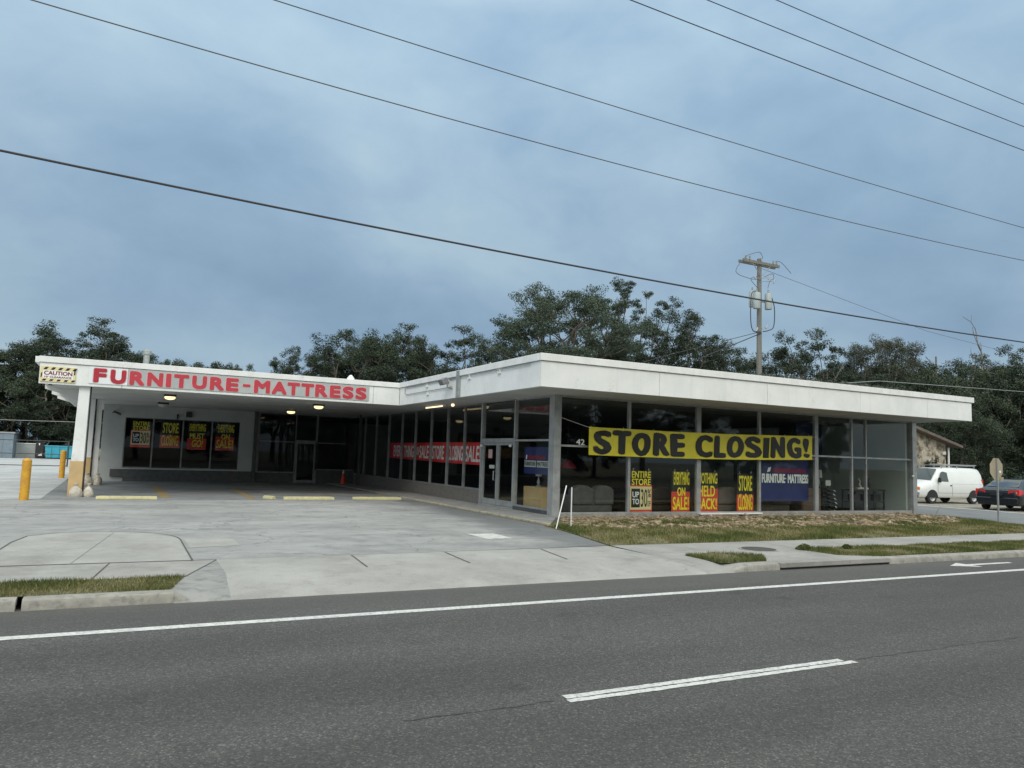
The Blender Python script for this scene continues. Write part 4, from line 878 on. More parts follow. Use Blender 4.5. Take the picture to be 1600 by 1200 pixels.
grass('lawn_grass',[(9.0,12.9),(9.5,15),(9.95,16.95),(11.4,18.3),(27.7,18.6),(27.4,16.5),(26.9,14.6),(26.3,12.9)],1500,.06,'patchy dry lawn in front of the rock bed','grass',5,.002,dry=.66,w=.006)
# a low weed by the storm drain and one by the apron
def weed(x,y,r_,h,label,seed):
    r=np.random.default_rng(seed); n=420; a=r.uniform(0,6.28,n); q=np.sqrt(r.uniform(0,1,n))*r_; z=h*(1-(q/r_)**2)*r.uniform(.3,1,n)+.01
    cent=np.stack([q*np.cos(a),q*np.sin(a),z],1); d=r.normal(0,1,(n,3)); d[:,2]=abs(d[:,2])*.4; d/=np.linalg.norm(d,axis=1)[:,None]
    e=np.cross(d,r.normal(0,1,(n,3))); e/=np.linalg.norm(e,axis=1)[:,None]; s_=r.uniform(.008,.018,n)[:,None]
    t=empty('weed',(x,y,.005),0,label,'plant'); quads_obj('leaves',cent,d*s_*1.6,e*s_,np.clip(r.normal(.25,.2,n),0,1),M['grass_green'],t)
    mb=MB()
    for k in range(9): b_=k*.7; mb.tube([(x,y,.005),(x+math.cos(b_)*r_*.6,y+math.sin(b_)*r_*.6,h*.6)],.003,4)
    mb.build('stems',M['grass_green'],t)
weed(12.75,11.35,.17,.12,'bright green leafy weed at the start of the long kerb verge',11); weed(13.9,11.25,.12,.09,'smaller weed further along the kerb verge',12)
# rock bed: individual chunks in one bed
bed=[(10.45,16.75),(11.4,16.15),(14,15.75),(18,15.5),(22,15.45),(25.3,16.0),(26.9,16.9),(27.5,18.2),(27.6,19.25),(11.75,19.25),(11.2,18.4),(10.6,17.4)]
sheet('rock_bed_soil',bed,.006,mat('rock_bed_soil',(.20,.155,.10),(.11,.085,.055),5,.95,.5,30))
ico=bmesh.new(); bmesh.ops.create_icosphere(ico,subdivisions=1,radius=1); IV=np.array([v.co[:] for v in ico.verts]); IF=np.array([[v.index for v in f.verts] for f in ico.faces]); ico.free()
r=np.random.default_rng(9); n=8500; x=r.uniform(10.3,27.7,n); y=r.uniform(15.3,19.25,n); k=inpoly(x,y,bed)|(r.uniform(0,1,n)<.015); x,y=x[k],y[k]
k=(r.uniform(0,1,len(x))<np.clip(.75+patch_noise(x,y,2.2,4),.1,1))&(y<19.24); x,y=x[k],y[k]; n=len(x)
s_=r.gamma(2.2,.016,n)+.012; Vv=IV[None]*(1+r.uniform(-.28,.28,(n,len(IV),1)))*s_[:,None,None]*r.uniform(.6,1.3,(n,1,3))*np.array([1,1,.5]); Vv+=np.stack([x,y,s_*.25],1)[:,None,:]
Ff=(IF[None]+(np.arange(n)*len(IV))[:,None,None]).reshape(-1,3)
me=bpy.data.meshes.new('rock_bed'); me.from_pydata(Vv.reshape(-1,3).tolist(),[],Ff.tolist()); me.materials.append(M['rock']); o=bpy.data.objects.new('rock_bed',me); C.objects.link(o); tag(o,'bed of broken pale limestone chunks under the front windows','rocks',kind='stuff')
# fallen branches on the rocks
for pts,lb in (([(20.2,15.75,.04),(19.3,16.5,.14),(20.2,17.3,.10),(22.0,17.6,.06)],'dark forked fallen branch on the rock bed below the blue sign'),([(22.6,17.1,.07),(23.6,17.8,.10),(24.3,17.9,.06)],'short dark fallen stick on the rocks at the right end'),([(26.9,17.9,.05),(27.4,18.2,.16),(28.2,18.6,.33)],'pale bent stick leaning at the right corner of the rock bed')):
    mb=MB(); mb.tube(pts,.022,6,.009); mb.tube([pts[1],tuple(a+b_ for a,b_ in zip(pts[1],(.5,.35,.02)))],.012,5,.005); top('fallen_branch',mb,'bark' if 'dark' in lb else 'bark_pale',lb,'branch')
# ================================================================ TREES
def branch_path(a,b,r,k=5,wob=.12):
    a=np.array(a,float); b=np.array(b,float); L_=np.linalg.norm(b-a); P=[]
    off=r.normal(0,wob*L_,3); off2=r.normal(0,wob*.5*L_,3)
    for i in range(k+1):
        t=i/k; p=a+(b-a)*t+off*math.sin(math.pi*t)*.6+off2*math.sin(2*math.pi*t)*.6; p[2]+=-.06*L_*math.sin(math.pi*t); P.append(tuple(p))
    return P
def make_tree(H,W,base,seed,nclump=60,cl=.13,leaves=420,ls=.15,m='leaf',shape='dome',trunk_r=.35,lean=(0,0),gap=.0,flat=.62,leafy=1.,limbs=6,fine=.76):
    """crown: leaf clumps on the tips of real limbs; base = height where the crown starts"""
    r=np.random.default_rng(seed); cz=(H+base)/2; hz=(H-base)/2; cen=[]
    tries=0
    while len(cen)<nclump and tries<8000:
        tries+=1; d=r.normal(0,1,3); d/=np.linalg.norm(d); q=r.uniform(.30,1)**.45
        p=d*q
        if shape=='umbrella' and (p[2]<-.15+.55*(p[0]**2+p[1]**2)-.6): continue
        if shape=='tower' : p[0]*=.75+.25*p[2]; p[1]*=.75+.25*p[2]
        if shape=='tufts' and r.uniform()<.35: p[2]=abs(p[2])
        c=np.array([p[0]*W/2,p[1]*W/2,cz+p[2]*hz]); 
        c+=np.array([lean[0],lean[1],0])*((c[2])/H)
        if cen and min(np.linalg.norm((c-x_)/np.array([1,1,.8])) for x_ in cen)<cl*W*(.40+gap*.6): continue
        cen.append(c)
    cen=np.array(cen); nC=len(cen)
    # limbs: cluster clumps by azimuth, attach
    hub=np.array([lean[0]*.3,lean[1]*.3,base*.8+ (H-base)*.12]); wood=MB()
    wood.tube(branch_path((0,0,-.1),hub,r,5,.05),trunk_r,9,trunk_r*.72)
    idx=r.permutation(nC); groups=np.array_split(idx[np.argsort(np.arctan2(cen[idx,1],cen[idx,0]))],limbs)
    for g_ in groups:
        if len(g_)==0: continue
        mid=hub+(cen[g_].mean(0)-hub)*.62; P=branch_path(hub,mid,r,5,.10); wood.tube(P,trunk_r*.55,7,trunk_r*.28)
        sub=np.array_split(g_[np.argsort(cen[g_,2])],max(1,len(g_)//4))
        for s2 in sub:
            if len(s2)==0: continue
            m2=mid+(cen[s2].mean(0)-mid)*.6; wood.tube(branch_path(P[-2],m2,r,4,.12),trunk_r*.26,6,trunk_r*.13)
            for j in s2: wood.tube(branch_path(m2,cen[j]-np.array([0,0,.1]),r,4,.14),trunk_r*.15,5,trunk_r*.05)
    C_=[];A_=[];B_=[];T_=[]
    for c in cen:
        rc=cl*W*r.uniform(.75,1.3)*.80; n=int(leaves*leafy*r.uniform(.7,1.2)/fine**2)
        # sub-tufts inside the clump
        k=9; sc_=r.normal(0,1,(k,3)); sc_/=np.linalg.norm(sc_,axis=1)[:,None]; sc_*=rc*.62; sc_[:,2]*=flat
        w=r.integers(0,k,n); d=r.normal(0,1,(n,3)); d/=np.linalg.norm(d,axis=1)[:,None]; q=r.uniform(0,1,n)**(1/2.4)
        p=sc_[w]+d*(q*rc*.46)[:,None]*np.array([1,1,flat]); p+=c
        nrm=d*.6+np.array([0,0,.7])+r.normal(0,.5,(n,3)); nrm/=np.linalg.norm(nrm,axis=1)[:,None]
        a=np.cross(nrm,r.normal(0,1,(n,3))); a/=np.linalg.norm(a,axis=1)[:,None]; b_=np.cross(nrm,a); s_=(ls*fine*r.uniform(.5,1.3,n))[:,None]
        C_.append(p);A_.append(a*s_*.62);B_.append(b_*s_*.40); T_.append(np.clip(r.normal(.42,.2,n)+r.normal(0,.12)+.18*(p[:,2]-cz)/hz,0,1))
    return wood,np.concatenate(C_),np.concatenate(A_),np.concatenate(B_),np.concatenate(T_),m
TREEGRP='oaks and other trees behind the store'
def plant_tree(spec,x,y,label,name='oak_tree',cat='tree',rz=0,grp=None,s=1.):
    wood,c,a,b_,t_,m=spec; t=empty(name,(0,0,0),0,label,cat,grp)
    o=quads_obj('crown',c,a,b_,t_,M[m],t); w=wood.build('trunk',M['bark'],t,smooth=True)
    t.location=(x,y,0); t.rotation_euler=(0,0,rz); t.scale=(s,s,s); return t
def clone(src,x,y,label,rz=0,s=(1,1,1)):
    c=src.copy(); C.objects.link(c); c.location=(x,y,0); c.rotation_euler=(0,0,rz); c.scale=s; c['label']=label
    for ch in src.children:
        k=ch.copy(); C.objects.link(k); k.parent=c
    return c
# big spreading crown behind the corner of the store
T_big=plant_tree(make_tree(15.0,12.8,5.6,21,150,.105,430,.15,'leaf_soft','umbrella',.45,flat=.55,limbs=7),30.2,50,'broad umbrella-crowned oak behind the front corner of the roof, largest crown',grp=TREEGRP)
T_a=plant_tree(make_tree(12.9,10,3.6,22,88,.13,400,.16,'leaf','dome',.35,gap=.10,limbs=6),18.3,66,'dark oak with sky gaps behind the right end of the lettered sign',grp=TREEGRP)
T_b=plant_tree(make_tree(13.6,9.8,2.6,23,100,.13,420,.16,'leaf','dome',.35,gap=.04),27.6,65,'dense dark oak left of the broad umbrella-crowned tree',grp=TREEGRP)
T_t=plant_tree(make_tree(17.4,6.4,8.0,24,44,.15,320,.14,'leaf_soft','tufts',.28,gap=.25,limbs=5),37.4,52,'tall airy tree with feathery top right of the umbrella-crowned oak',grp=TREEGRP)
T_u=plant_tree(make_tree(16.2,8.2,4.0,25,66,.15,340,.15,'leaf','tufts',.30,gap=.22,limbs=6),43.2,52.5,'tall thin tree of separate tufts left of the utility pole',grp=TREEGRP)
T_m=plant_tree(make_tree(15.2,8.0,4.0,26,60,.14,280,.14,'leaf_moss','tufts',.36,gap=.25,limbs=7,leafy=.8),67.5,51,'gnarly moss-grey tree with bare twisting limbs right of the pole',grp=TREEGRP)
T_s=plant_tree(make_tree(7.8,9.8,.5,27,100,.125,420,.16,'leaf','dome',.22,gap=0,limbs=6),33.5,58,'low dark understorey tree below the umbrella-crowned oak',grp=TREEGRP)
def many(lst):
    for (src,x,y,sx,sz,rz,lb) in lst: clone(src,x,y,lb,rz,(sx,sx,sz))
many([
 (T_b,10.9,100,1.0,.86,2.0,'distant low oak behind the left of the lettered sign'),
 (T_a,14.2,68,.66,.86,1.1,'small round oak at the left end of the middle row of trees'),
 (T_b,22.8,69,.98,1.03,.7,'round dark oak with trunks showing, in the middle row'),
 (T_a,24.8,73,1.0,1.08,3.4,'oak with a raised feathery top left of the umbrella crown'),
 (T_u,21.0,74,.9,.82,4.0,'slim gap-toothed tree in the middle row'),
 (T_s,26.0,60,1.0,1.12,2.1,'bushy understorey tree left of the corner, in front of the dark oaks'),
 (T_s,20.0,72,1.05,1.15,.4,'bushy understorey tree behind the inner corner of the fascias'),
 (T_s,38.5,55,1.1,1.25,1.0,'dense understorey tree below the tall airy tree'),
 (T_b,41.5,60,1.0,.95,5.0,'dark oak filling behind the tall airy tree'),
 (T_b,47.6,55,1.0,1.08,3.1,'dark oak between the tufted tree and the utility pole'),
 (T_s,46.0,52,1.2,1.2,4.4,'dense understorey tree left of the pole foot'),
 (T_a,52.0,55,.9,1.02,2.6,'small open oak just left of the pole'),
 (T_s,53.0,52,1.05,1.15,3.4,'dense understorey tree behind the utility pole'),
 (T_b,58.6,52.5,1.0,1.12,1.3,'rounded oak right of the utility pole'),
 (T_a,64.8,55,.85,.98,.2,'oak behind the moss-grey tree, to its left'),
 (T_s,61.0,50,1.1,1.2,5.2,'understorey tree right of the pole behind the roof edge'),
 (T_m,72.8,53,.9,1.08,2.4,'second moss-grey tree with bare crooked limbs, to the right'),
 (T_a,77.0,54,1.0,1.10,1.5,'oak with drooping moss at the right, behind dead snags'),
 (T_b,70.5,57,1.0,.85,2.9,'dark oak low between the two moss-grey trees'),
 (T_s,70,48,1.2,1.25,.9,'understorey tree behind the right end of the roof'),
 (T_b,86.5,54,1.1,1.12,.3,'broad dark oak near the right edge of the view'),
 (T_b,93,50,1.2,1.22,2.2,'tall dark oak at the right edge of the view'),
 (T_a,82,60,1.1,1.2,4.1,'oak standing back from the right edge trees'),
 (T_s,62.5,41,1.0,1.3,2.5,'dense dark tree wall right of the stone house'),
 (T_s,69,41,1.15,1.45,.5,'dense dark tree behind the parked van'),
 (T_s,76.5,41,1.2,1.4,1.7,'dense dark tree behind the parked car'),
 (T_s,56,44,1.1,1.2,3.6,'dense dark tree behind the stone house roof'),
 (T_b,66,46,.9,.85,4.4,'dark oak rising over the stone house'),
 (T_b,75,46,1.0,.88,1.9,'dark oak above the parked car'),
 (T_s,54.5,35,.7,.9,4.9,'leafy thicket right beside the stone house'),
 (T_s,71,35,.9,1.0,3.0,'leafy thicket behind the dark sedan'),
 (T_b,-6.8,107,1.4,1.12,3.9,'dark oak directly behind the largest left tree'),
 (T_s,9.0,101,.95,1.58,.9,'low round distant tree behind the middle of the lettered sign'),
 (T_a,68.5,53,.9,1.05,5.1,'oak between the rounded oak and the moss-grey trees'),
 (T_b,81,50,.9,1.02,.6,'dark oak under the tall bare hooked snag'),
 # left background
 (T_b,-4.2,103,1.45,1.22,.9,'large dark oak rising over the caution sign end of the roof'),
 (T_a,-9.5,104,1.3,1.0,2.2,'open-crowned oak at the far left'),
 (T_s,-3.0,96,1.15,1.2,.2,'dense low tree behind the teal dumpster'),
 (T_s,-9.0,98,1.2,1.25,1.9,'dense low tree behind the grey shed'),
 (T_s,-14.5,99,1.2,1.3,3.3,'dense low tree beyond the left edge'),
 (T_b,.2,108,1.1,1.12,4.2,'dark oak beside the large one, behind the left lettering'),
 (T_s,5.0,100,.85,1.60,2.7,'low tree behind the left wing roof'),
 (T_s,13.2,102,.6,1.60,5.5,'low distant tree between the left oaks and the middle row'),
])
# the far side of the street, seen only mirrored in the shop windows
mir=[(T_s,1.25,1.3),(T_b,1.0,.9),(T_s,1.2,1.5),(T_a,1.1,.9)]
for i in range(15):
    src,a,b_=mir[i%4]; clone(src,-40+i*8.5,-26-3*(i%3),'roadside tree across the street, number %d from the west end'%(i+1) if False else 'roadside tree across the street behind the camera',i*1.3,(a,a,b_))['group']='trees across the street'
# bare dead snags
def snag(x,y,h,label,seed):
    r=np.random.default_rng(seed); t=empty('dead_tree',(x,y,0),0,label,'tree','dead snags among the right-hand trees'); mb=MB()
    P=branch_path((x,y,0),(x+r.normal(0,.5),y,h*.8),r,7,.05); mb.tube(P,.22,7,.09); mb.build('trunk',M['bark_pale'],t,smooth=True)
    for k in range(6):
        i=r.integers(3,8); a=np.array(P[i]); e=a+np.array([r.uniform(-2.2,2.2),r.uniform(-1,1),r.uniform(1.,h*.22)]); mb=MB(); Q=branch_path(a,e,r,5,.14); mb.tube(Q,.07,5,.025)
        for j in (2,4): mb.tube(branch_path(Q[j],np.array(Q[j])+np.array([r.uniform(-.9,.9),r.uniform(-.3,.3),r.uniform(.2,.9)]),r,3,.15),.03,4,.012)
        mb.build('limb',M['bark_pale'],t)
snag(75.5,50,17,'bare pale snag right of the moss-grey trees',1); snag(83.5,50,18.5,'tall bare hooked snag at the right',2); snag(79.5,49,15,'thin bare snag between the two larger ones',3)
snag(59.6,49.5,11.5,'pale bare stem in front of the rounded oak right of the pole',5); snag(-7.5,96,8,'pale bare leaning stem at the far left',6)
# ================================================================ VEHICLES
def loft(mb,st):
    """st: (x, [(y,z)...]) half-sections from bottom to roof centre; mirrored into rings and skinned"""
    P=[];F=[];n=None
    for x,h in st:
        ring=[(x,y,z) for y,z in h]+[(x,-y,z) for y,z in h[::-1]]; n=len(ring); P+=ring
    for i in range(len(st)-1):
        for k in range(n): F.append((i*n+k,i*n+(k+1)%n,(i+1)*n+(k+1)%n,(i+1)*n+k))
    F+=[tuple(range(n))[::-1],tuple(range((len(st)-1)*n,len(st)*n))]; mb.add(P,F)
def wheel(par,x,y,r,w,side):
    mb=MB(); a=y; b_=y+side*w
    n=24; prof=[(r*.62,0),(r*.95,0),(r,w*.15),(r,w*.85),(r*.95,w),(r*.62,w)]; P=[];F=[]
    for q,o_ in prof:
        for k in range(n): t=2*math.pi*k/n; P.append((x+q*math.cos(t),y-side*o_,r+q*math.sin(t)))
    for i in range(5):
        for k in range(n): F.append((i*n+k,i*n+(k+1)%n,(i+1)*n+(k+1)%n,(i+1)*n+k))
    mb.add(P,F); t_=mb.build('wheel',M['rubber'],par,smooth=True)
    mb=MB(); P=[];prof=[(r*.61,-.01),(r*.58,-.02),(r*.30,.035),(r*.12,.0),(.001,-.005)]
    for q,o_ in prof:
        for k in range(n): t=2*math.pi*k/n; P.append((x+q*math.cos(t),y-side*(.012+o_),r+q*math.sin(t)))
    F=[]
    for i in range(4):
        for k in range(n): F.append((i*n+k,i*n+(k+1)%n,(i+1)*n+(k+1)%n,(i+1)*n+k))
    mb.add(P,F); mb.build('rim',M['rim'],t_,smooth=True)
def arch(par,x,y,r,side,zmin=.36):
    mb=MB(); P=[(x+r*math.cos(t),z_) for t in [math.pi*k/16 for k in range(17)] for z_ in [max(.36+r*math.sin(t),zmin)]]
    mb.prismax(P,y,y-side*.25); mb.build('wheel_arch',M['black'],par)
V=empty('parked_van',(0,0,0),0,'white panel van parked facing left beyond the side street','van')
def vs_(x,zb,zs,zr,w,wt,rr=.10): return (x,[(w*.90,zb),(w*.99,zb+.12),(w,zs),(wt+(w-wt)*.35,zr-(zr-zs)*.30),(wt,zr-rr),(wt-.10,zr-.02),(wt*.5,zr),(0,zr+.01)])
mb=MB(); loft(mb,[vs_(.0,.44,.70,.98,.86,.80,.05),vs_(.08,.38,.78,1.07,.94,.86,.06),vs_(.5,.36,.86,1.16,.99,.90,.06),vs_(1.02,.36,.95,1.27,1.0,.91,.06),vs_(1.08,.36,1.1,1.32,1.0,.90,.06),vs_(1.42,.36,1.15,1.68,1.0,.84,.08),vs_(1.78,.36,1.15,1.99,1.0,.80,.10),vs_(2.2,.36,1.15,2.07,1.0,.79,.11),vs_(3.6,.36,1.15,2.11,1.0,.79,.11),vs_(4.9,.36,1.15,2.10,1.0,.79,.11),vs_(5.25,.40,1.15,2.05,.99,.78,.12),vs_(5.38,.46,1.12,1.93,.96,.76,.14)])
mb.build('body',M['van_white'],V,smooth=True)
def poly3(par,pts,name,m,th=None):
    mb=MB(); mb.add(pts,[tuple(range(len(pts)))]); return mb.build(name,M[m],par)
mb=MB(); mb.add([(1.09,-.84,1.36),(1.09,.84,1.36),(1.40,-.79,1.71),(1.40,.79,1.71),(1.735,-.72,2.0),(1.735,.72,2.0),(1.09,0,1.39),(1.40,0,1.735),(1.735,0,2.03)],[(0,6,7,2),(6,1,3,7),(2,7,8,4),(7,3,5,8)]); mb.build('windscreen',M['car_glass'],V,smooth=True)
def sidey(z): return 1.012-(max(z,1.15)-1.15)*.175
for sd in (-1,1):
    poly3(V,[(x,sd*sidey(z),z) for x,z in ((1.50,1.30),(2.38,1.27),(2.34,1.80),(1.98,1.86),(1.82,1.80))],'side_window','car_glass')
    mb=MB(); mb.box(1.42,sd*1.03,1.22,1.56,sd*1.16,1.50); mb.build('mirror',M['black'],V,bevel=.02)
    mb=MB(); mb.box(2.50,sd*1.003,1.02,2.60,sd*1.02,1.10); mb.build('door_handle',M['black'],V)
    for x0 in (2.66,): 
        mb=MB(); mb.box(x0,sd*1.0,.45,x0+.012,sd*1.004,1.14); mb.build('door_seam',M['steel_dark'],V)
    for wx in (1.0,4.5): arch(V,wx,sd*1.008,.45,sd); wheel(V,wx,sd*1.0,.36,.24,sd)
    mb=MB(); mb.box(-.015,sd*.56,.80,.05,sd*.80,.94); mb.build('headlight',M['clear_lens'],V,bevel=.015)
    mb=MB(); mb.box(.0,sd*.805,.79,.10,sd*.93,.945); mb.build('turn_signal',M['orange_lens'],V,bevel=.012)
for sd in (-1,1):
    for (xa,xb,za,zb) in ((1.45,5.3,.62,.635),(2.66,5.25,1.145,1.155)):
        mb=MB(); mb.box(xa,sd*.998,za,xb,sd*1.004,zb); mb.build('body_crease',M['alu'],V)
    mb=MB(); mb.box(1.46,sd*.999,.64,1.472,sd*1.004,1.22); mb.build('door_seam',M['steel_dark'],V)
    mb=MB(); mb.box(5.28,sd*.86,1.0,5.40,sd*.955,1.45); mb.build('tail_light',M['tail_red'],V)
mb=MB(); mb.box(-.02,-.54,.78,.04,.54,.93); mb.build('grille',M['black'],V)
mb=MB(); mb.box(-.10,-.93,.50,.06,.93,.68); mb.build('front_bumper',M['chrome'],V,bevel=.03)
mb=MB(); mb.box(-.02,-.85,.34,.04,.85,.49); mb.build('air_dam',M['black'],V)
R_=empty('x',(0,0,0)); bpy.data.objects.remove(R_)
mb=MB()
for x in (2.1,3.4,4.9): mb.box(x,-.78,2.20,x+.04,.78,2.24).box(x,-.76,2.05,x+.04,-.72,2.20).box(x,.72,2.05,x+.04,.76,2.20)
mb.box(2.1,-.76,2.205,4.94,-.735,2.235).box(2.1,.735,2.205,4.94,.76,2.235); mb.build('roof_rack',M['alu'],V)
mb=MB(); mb.tube([(1.9,-.55,2.27),(5.35,-.55,2.27)],.025,6); mb.tube([(1.9,-.15,2.27),(5.35,-.15,2.27)],.025,6)
for i in range(10): mb.tube([(2.1+i*.34,-.55,2.27),(2.1+i*.34,-.15,2.27)],.014,5)
mb.build('ladder',M['alu'],V)
V.location=(36.7,26.1,0); V.rotation_euler=(0,0,math.radians(-4)); V.scale=(.90,.90,.90)
S=empty('parked_sedan',(0,0,0),0,'dark navy sedan with red tail lights parked at the right edge behind the road sign','car')
def cs(x,zb,zs,zr,w,wt,rr=.05): return (x,[(w*.92,zb),(w,zb+.14),(w*.985,zs),(wt+(w-wt)*.5,zr-(zr-zs)*.4),(wt,zr-rr),(wt*.8,zr-.008),(0,zr+.005)])
mb=MB(); loft(mb,[cs(-.02,.34,.66,.78,.74,.66),cs(.03,.26,.74,.93,.84,.74),cs(.12,.24,.80,1.01,.89,.78),cs(.55,.22,.84,1.05,.91,.80),cs(.62,.22,.84,1.07,.915,.78),cs(1.0,.22,.86,1.25,.915,.68),cs(1.45,.22,.87,1.39,.915,.62,.06),cs(2.1,.22,.87,1.44,.915,.61,.06),cs(2.7,.22,.87,1.40,.915,.62,.06),cs(3.35,.22,.87,1.06,.915,.74),cs(4.3,.24,.74,.90,.90,.78),cs(4.7,.30,.62,.74,.80,.66)])
mb.build('body',M['car_dark'],S,smooth=True)
poly3(S,[(.66,.66,1.09),(.66,-.66,1.09),(1.40,-.56,1.402),(1.40,.56,1.402)],'rear_window','car_glass')
for sd in (-1,1):
    poly3(S,[(x,sd*y,z) for x,y,z in ((.95,.845,.93),(2.9,.85,.93),(2.55,.70,1.30),(1.55,.69,1.33))],'side_window','car_glass')
    mb=MB(); mb.add([(-.02,sd*.46,.74),(.03,sd*.90,.70),(.42,sd*.945,.78),(.36,sd*.935,.95),(.06,sd*.89,.965),(-.02,sd*.48,.91),
                     (.12,sd*.45,.76),(.2,sd*.80,.74),(.40,sd*.85,.80),(.34,sd*.85,.93),(.2,sd*.80,.95),(.12,sd*.45,.90)],[(0,1,4,5),(1,2,3,4),(6,11,10,7),(7,10,9,8),(0,5,11,6),(5,4,10,11),(4,3,9,10),(3,2,8,9),(2,1,7,8),(1,0,6,7)]); mb.build('tail_light',M['tail_red'],S)
    for wx in (.98,3.75): arch(S,wx,sd*.925,.36,sd,.25); wheel(S,wx,sd*.92,.325,.21,sd)
mb=MB(); mb.box(-.005,-.50,.915,.04,.50,.945); mb.build('chrome_strip',M['chrome'],S)
mb=MB(); mb.box(-.07,-.84,.34,.12,.84,.60); mb.build('rear_bumper',M['car_dark'],S,bevel=.05,seg=3)
mb=MB(); mb.box(-.075,-.26,.68,.0,.26,.80); mb.build('plate_recess',M['black'],S)
S.location=(35.55,20.75,0); S.rotation_euler=(0,0,math.radians(10)); 
# ================================================================ STONE HOUSE
t=empty('stone_house',(44,31,0),0,'low gabled house of pale rubble stone with a brown shingle roof behind the van','building')
mb=MB(); mb.prismax([(36.2,0),(47.7,0),(47.7,3.42),(42,4.72),(36.2,3.42)],31,37.5); mb.build('stone_wall',M['stone_wall'],t)
mb=MB(); mb.prismax([(35.4,3.2),(42,4.72),(48.6,3.2),(48.6,3.36),(42,4.90),(35.4,3.36)],30.4,38.2); mb.build('roof',M['shingle'],t)
mb=MB(); mb.box(47.71,31.6,0,48.3,37,3.15); mb.build('side_wall',M['shed_grey'],t)
mb=MB(); mb.box(47.3,30.9,2.75,47.6,30.99,2.95); mb.build('wall_light',M['shade_white'],t)
mb=MB(); mb.tube([(47.85,30.9,0),(47.85,30.9,3.2)],.06,8); mb.build('downpipe',M['white_trim'],t)
def shrub(x,y,r_,h,label,seed,name='shrub'):
    t=empty(name,(x,y,0),0,label,'shrub'); r=np.random.default_rng(seed); n=int(2600*r_*h); d=r.normal(0,1,(n,3)); d/=np.linalg.norm(d,axis=1)[:,None]; q=r.uniform(0,1,n)**.33
    lob=1+.25*np.sin(d[:,0]*5+seed)+.2*np.sin(d[:,1]*7+d[:,2]*4)
    p=d*(q*lob)[:,None]*np.array([r_,r_,h/2])+np.array([0,0,h/2]); p[:,2]=abs(p[:,2])
    nr=r.normal(0,1,(n,3)); a=np.cross(nr,d); a/=np.linalg.norm(a,axis=1)[:,None]; b_=np.cross(a,d+.3); b_/=np.linalg.norm(b_,axis=1)[:,None]; s_=(.06*r.uniform(.5,1.3,n))[:,None]
    quads_obj('leaves',p,a*s_*1.3,b_*s_,np.clip(r.normal(.35,.2,n),0,1),M['leaf'],t); mb=MB()
    for k in range(6): mb.tube([(x,y,0),(x+r.uniform(-.5,.5)*r_,y+r.uniform(-.5,.5)*r_,h*.7)],.03,5,.01)
    mb.build('stems',M['bark'],t)
shrub(45.4,30.4,.55,2.3,'dark bush against the stone wall',31); shrub(49.6,31.2,1.1,2.2,'dark green bush right of the stone house',32); shrub(51.5,29.5,1.4,1.9,'dark bush behind the rear of the van',33); shrub(56.5,30,1.8,2.4,'tall dark bush between the van and the sedan',34); shrub(62,29,1.9,2.3,'dark bush behind the sedan roof',35)
# ================================================================ UTILITY POLE
px,py=34.4,34.0
t=empty('utility_pole',(px,py,0),0,'weathered wooden utility pole with crossarm and transformers behind the roof','utility pole')
mb=MB(); mb.tube([(px,py,0),(px,py,14.35)],.19,12,.13); mb.build('pole_shaft',M['pole_wood'],t,smooth=True)
for dy in (-.17,.17):
    mb=MB(); mb.box(px-1.5,py+dy-.06,13.95,px+1.5,py+dy+.06,14.12); mb.build('crossarm',M['pole_wood'],t)
for sd in (-1,1):
    mb=MB(); mb.tube([(px+sd*.75,py-.2,13.95),(px+sd*.1,py-.18,13.3)],.025,5); mb.build('brace',M['galv'],t)
for x in (-1.25,-.95,.0,1.0,1.28):
    mb=MB(); mb.lathe((px+x,py-.17,14.12),[(.03,0),(.06,.05),(.04,.09),(.065,.13),(.04,.17),(.06,.22),(.02,.26)],10); mb.build('insulator',M['galv'],t,smooth=True)
for sd,sx_,z0,r_ in ((-1,-.46,11.15,.23),(1,.50,11.2,.21),(-1,-.28,11.35,.20)):
    q=MB(); x=px+sx_; y=py-(.25 if r_!=.20 else -.3); q.lathe((x,y,z0),[(r_*.9,0),(r_,.04),(r_,.92),(r_*.9,.98),(r_*.3,1.02)],18); tr=q.build('transformer',M['transformer'],t,smooth=True)
    q=MB(); q.lathe((x,y,z0+1.0),[(.05,0),(.03,.06),(.055,.10),(.03,.16),(.05,.2),(.015,.27)],10); q.build('bushing',M['galv'],tr,smooth=True)
    q=MB(); q.box(min(x,px),py-.05,z0+.45,max(x,px),py+.0,z0+.52); q.build('bracket',M['galv'],t)
def cab(pts,r=.018,m='wire_grey'):
    # smooth curve through points
    out=[]; P=[Vector(p) for p in pts]; P=[P[0]]+P+[P[-1]]
    for i in range(1,len(P)-2):
        for k in range(6):
            u=k/6; a,b_,c_,d_=P[i-1],P[i],P[i+1],P[i+2]; out.append(.5*((2*b_)+(c_-a)*u+(2*a-5*b_+4*c_-d_)*u*u+(3*b_-a-3*c_+d_)*u**3))
    out.append(P[-2]); q=MB(); q.tube(out,r,5); q.build('jumper_cable',M[m],t,smooth=True)
cab([(px-.6,py-.3,12.2),(px-1.05,py-.4,11.9),(px-1.1,py-.4,10.4),(px-.8,py-.3,9.75),(px-.1,py-.2,9.75)],.03,'wire'); cab([(px+.6,py-.3,12.2),(px+.95,py-.3,11.4),(px+.9,py-.3,10.2),(px+.5,py-.25,9.9),(px+.1,py-.2,9.8)],.03,'wire')
cab([(px-.4,py-.3,12.4),(px-1.0,py-.3,12.9),(px-.2,py-.2,13.2)]); cab([(px+.4,py-.3,12.5),(px+.6,py-.3,13.0),(px+1.0,py-.2,13.2),(px+.9,py-.2,13.5),(px+.2,py-.2,13.2)])
